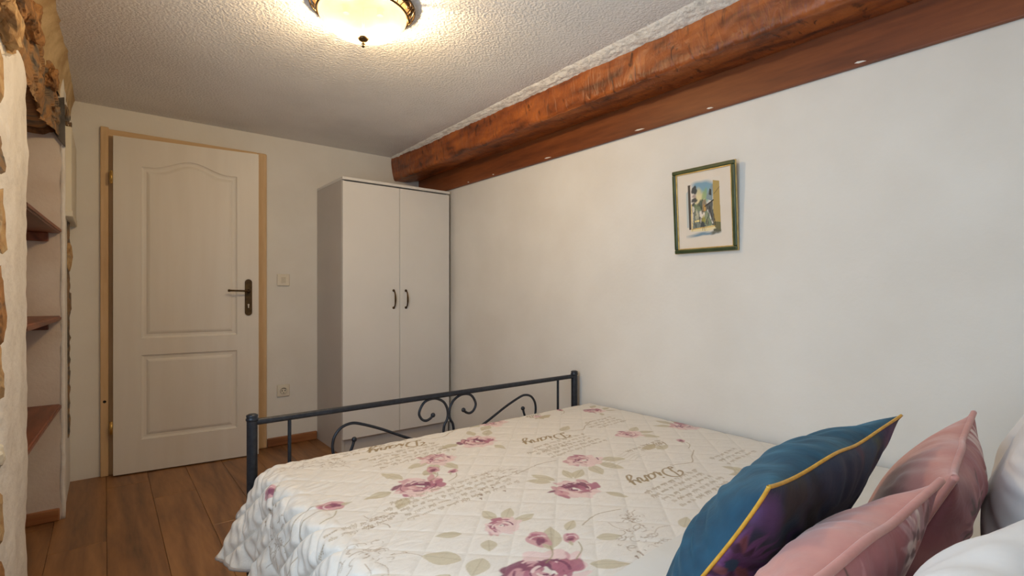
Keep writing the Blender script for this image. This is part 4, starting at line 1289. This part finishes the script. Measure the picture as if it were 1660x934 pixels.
# the print itself: q runs left to right as seen from the room, r upwards
aw, ah = 0.170, 0.256
qs, rs = np.meshgrid(np.linspace(0, 1, 160), np.linspace(0, 1, 240), indexing='ij')
p = Paint(qs, rs, (226, 216, 202)); p.aa = 0.008
SK, DK, OC, GR, LT = (104, 152, 178), (54, 58, 56), (178, 152, 88), (104, 124, 84), (232, 224, 204)
p.ell(.52, .86, .30, .11, 0, SK, .9, .2, 1, .06); p.ell(.62, .74, .18, .12, .5, (126, 166, 178), .8, .3, 2, .08)
p.ell(.42, .70, .16, .12, .2, (222, 208, 150), .8, .3, 3, .08); p.ell(.58, .72, .08, .10, 0, (134, 166, 104), .7, .3, 4, .05)
p.poly([(.10, .16), (.10, .93), (.17, .93), (.16, .16)], (78, 68, 60)); p.poly([(.04, .20), (.04, .80), (.10, .84), (.10, .2)], (170, 186, 190), .7)
p.poly([(.17, .18), (.17, .60), (.20, .60), (.20, .18)], (222, 192, 96))
for (a, b_, c, d, col) in [(.20, .76, .36, .90, DK), (.19, .62, .36, .70, (60, 64, 66)), (.22, .70, .33, .76, (170, 150, 140)), (.20, .55, .30, .62, DK)]:
    p.ell((a + c) / 2, (b_ + d) / 2, (c - a) / 2, (d - b_) / 2, 0, col, .95, .2, a * 20, .02)
p.ell(.36, .50, .12, .09, .3, GR, .9, .3, 2, .04); p.ell(.46, .58, .07, .08, 0, (70, 84, 66), .9, .3, 5, .03)
p.poly([(.78, .10), (.80, .95), (.97, .92), (.98, .10)], OC); p.poly([(.78, .10), (.80, .26), (.98, .24), (.98, .08)], (112, 106, 70))
p.poly([(.60, .66), (.64, .74), (.76, .88), (.80, .88), (.78, .60)], (132, 150, 156)); p.poly([(.68, .72), (.71, .82), (.75, .80), (.75, .70)], DK)
p.poly([(.48, .44), (.50, .62), (.58, .66), (.62, .56), (.62, .42)], (150, 132, 104)); p.poly([(.52, .46), (.53, .56), (.58, .56), (.58, .46)], (196, 146, 68))
p.poly([(.62, .30), (.60, .56), (.78, .62), (.80, .14), (.70, .16)], (92, 92, 88)); p.line([(.56, .53), (.80, .62)], .012, (48, 42, 38), .9)
p.poly([(.20, .17), (.24, .46), (.40, .48), (.44, .18)], (122, 130, 120)); p.ell(.33, .40, .05, .08, 0, (196, 190, 160), .9, .2, 3, .03)
p.poly([(.42, .18), (.46, .34), (.62, .36), (.72, .16)], (66, 72, 74)); p.poly([(.54, .22), (.56, .44), (.64, .46), (.76, .18), (.70, .16)], (128, 142, 116))
p.line([(.64, .46), (.76, .24)], .014, (226, 226, 216), .95); p.ell(.62, .27, .03, .07, 0, DK, .9, .2, 4, .02); p.ell(.52, .32, .05, .06, .4, (170, 160, 74), .8, .3, 5, .03)
p.poly([(.27, .28), (.27, .31), (.42, .32), (.42, .285)], (232, 212, 140))
for k, (a, b_) in enumerate([(.66, .46), (.70, .52), (.74, .40), (.47, .52), (.28, .50), (.24, .34), (.30, .24), (.40, .36), (.80, .38), (.82, .30)]):
    p.line([(a, b_), (a + .01, b_ - .10)], .010, (44, 42, 42), .8)
p.poly([(.14, .13), (.16, .17), (.78, .20), (.86, .14), (.60, .11)], (232, 216, 170)); p.line([(.16, .165), (.50, .175), (.82, .185)], .008, (214, 168, 70), .9)
p.ell(.48, .065, .36, .028, .03, (98, 136, 158), .9, .3, 3, .03); p.ell(.84, .09, .13, .04, .1, (92, 92, 76), .85, .3, 3, .03)
p.line([(.82, .72), (.97, .82)], .006, (70, 62, 50), .7)
r = random.Random(12)
for k in range(70):
    a, b_ = r.uniform(.18, .80), r.uniform(.18, .62)
    p.line([(a, b_), (a + r.uniform(-.03, .03), b_ - r.uniform(.02, .07))], r.uniform(.003, .008), [(42, 42, 44), (70, 60, 50), (90, 104, 108), (190, 180, 140)][k % 4], .7)
P = np.stack([np.full(qs.shape, -0.0079), 0.006 - (qs - .5) * aw, 0.062 + rs * ah], -1)
grid_obj('print', P, M['art'], pic, False, p.C)
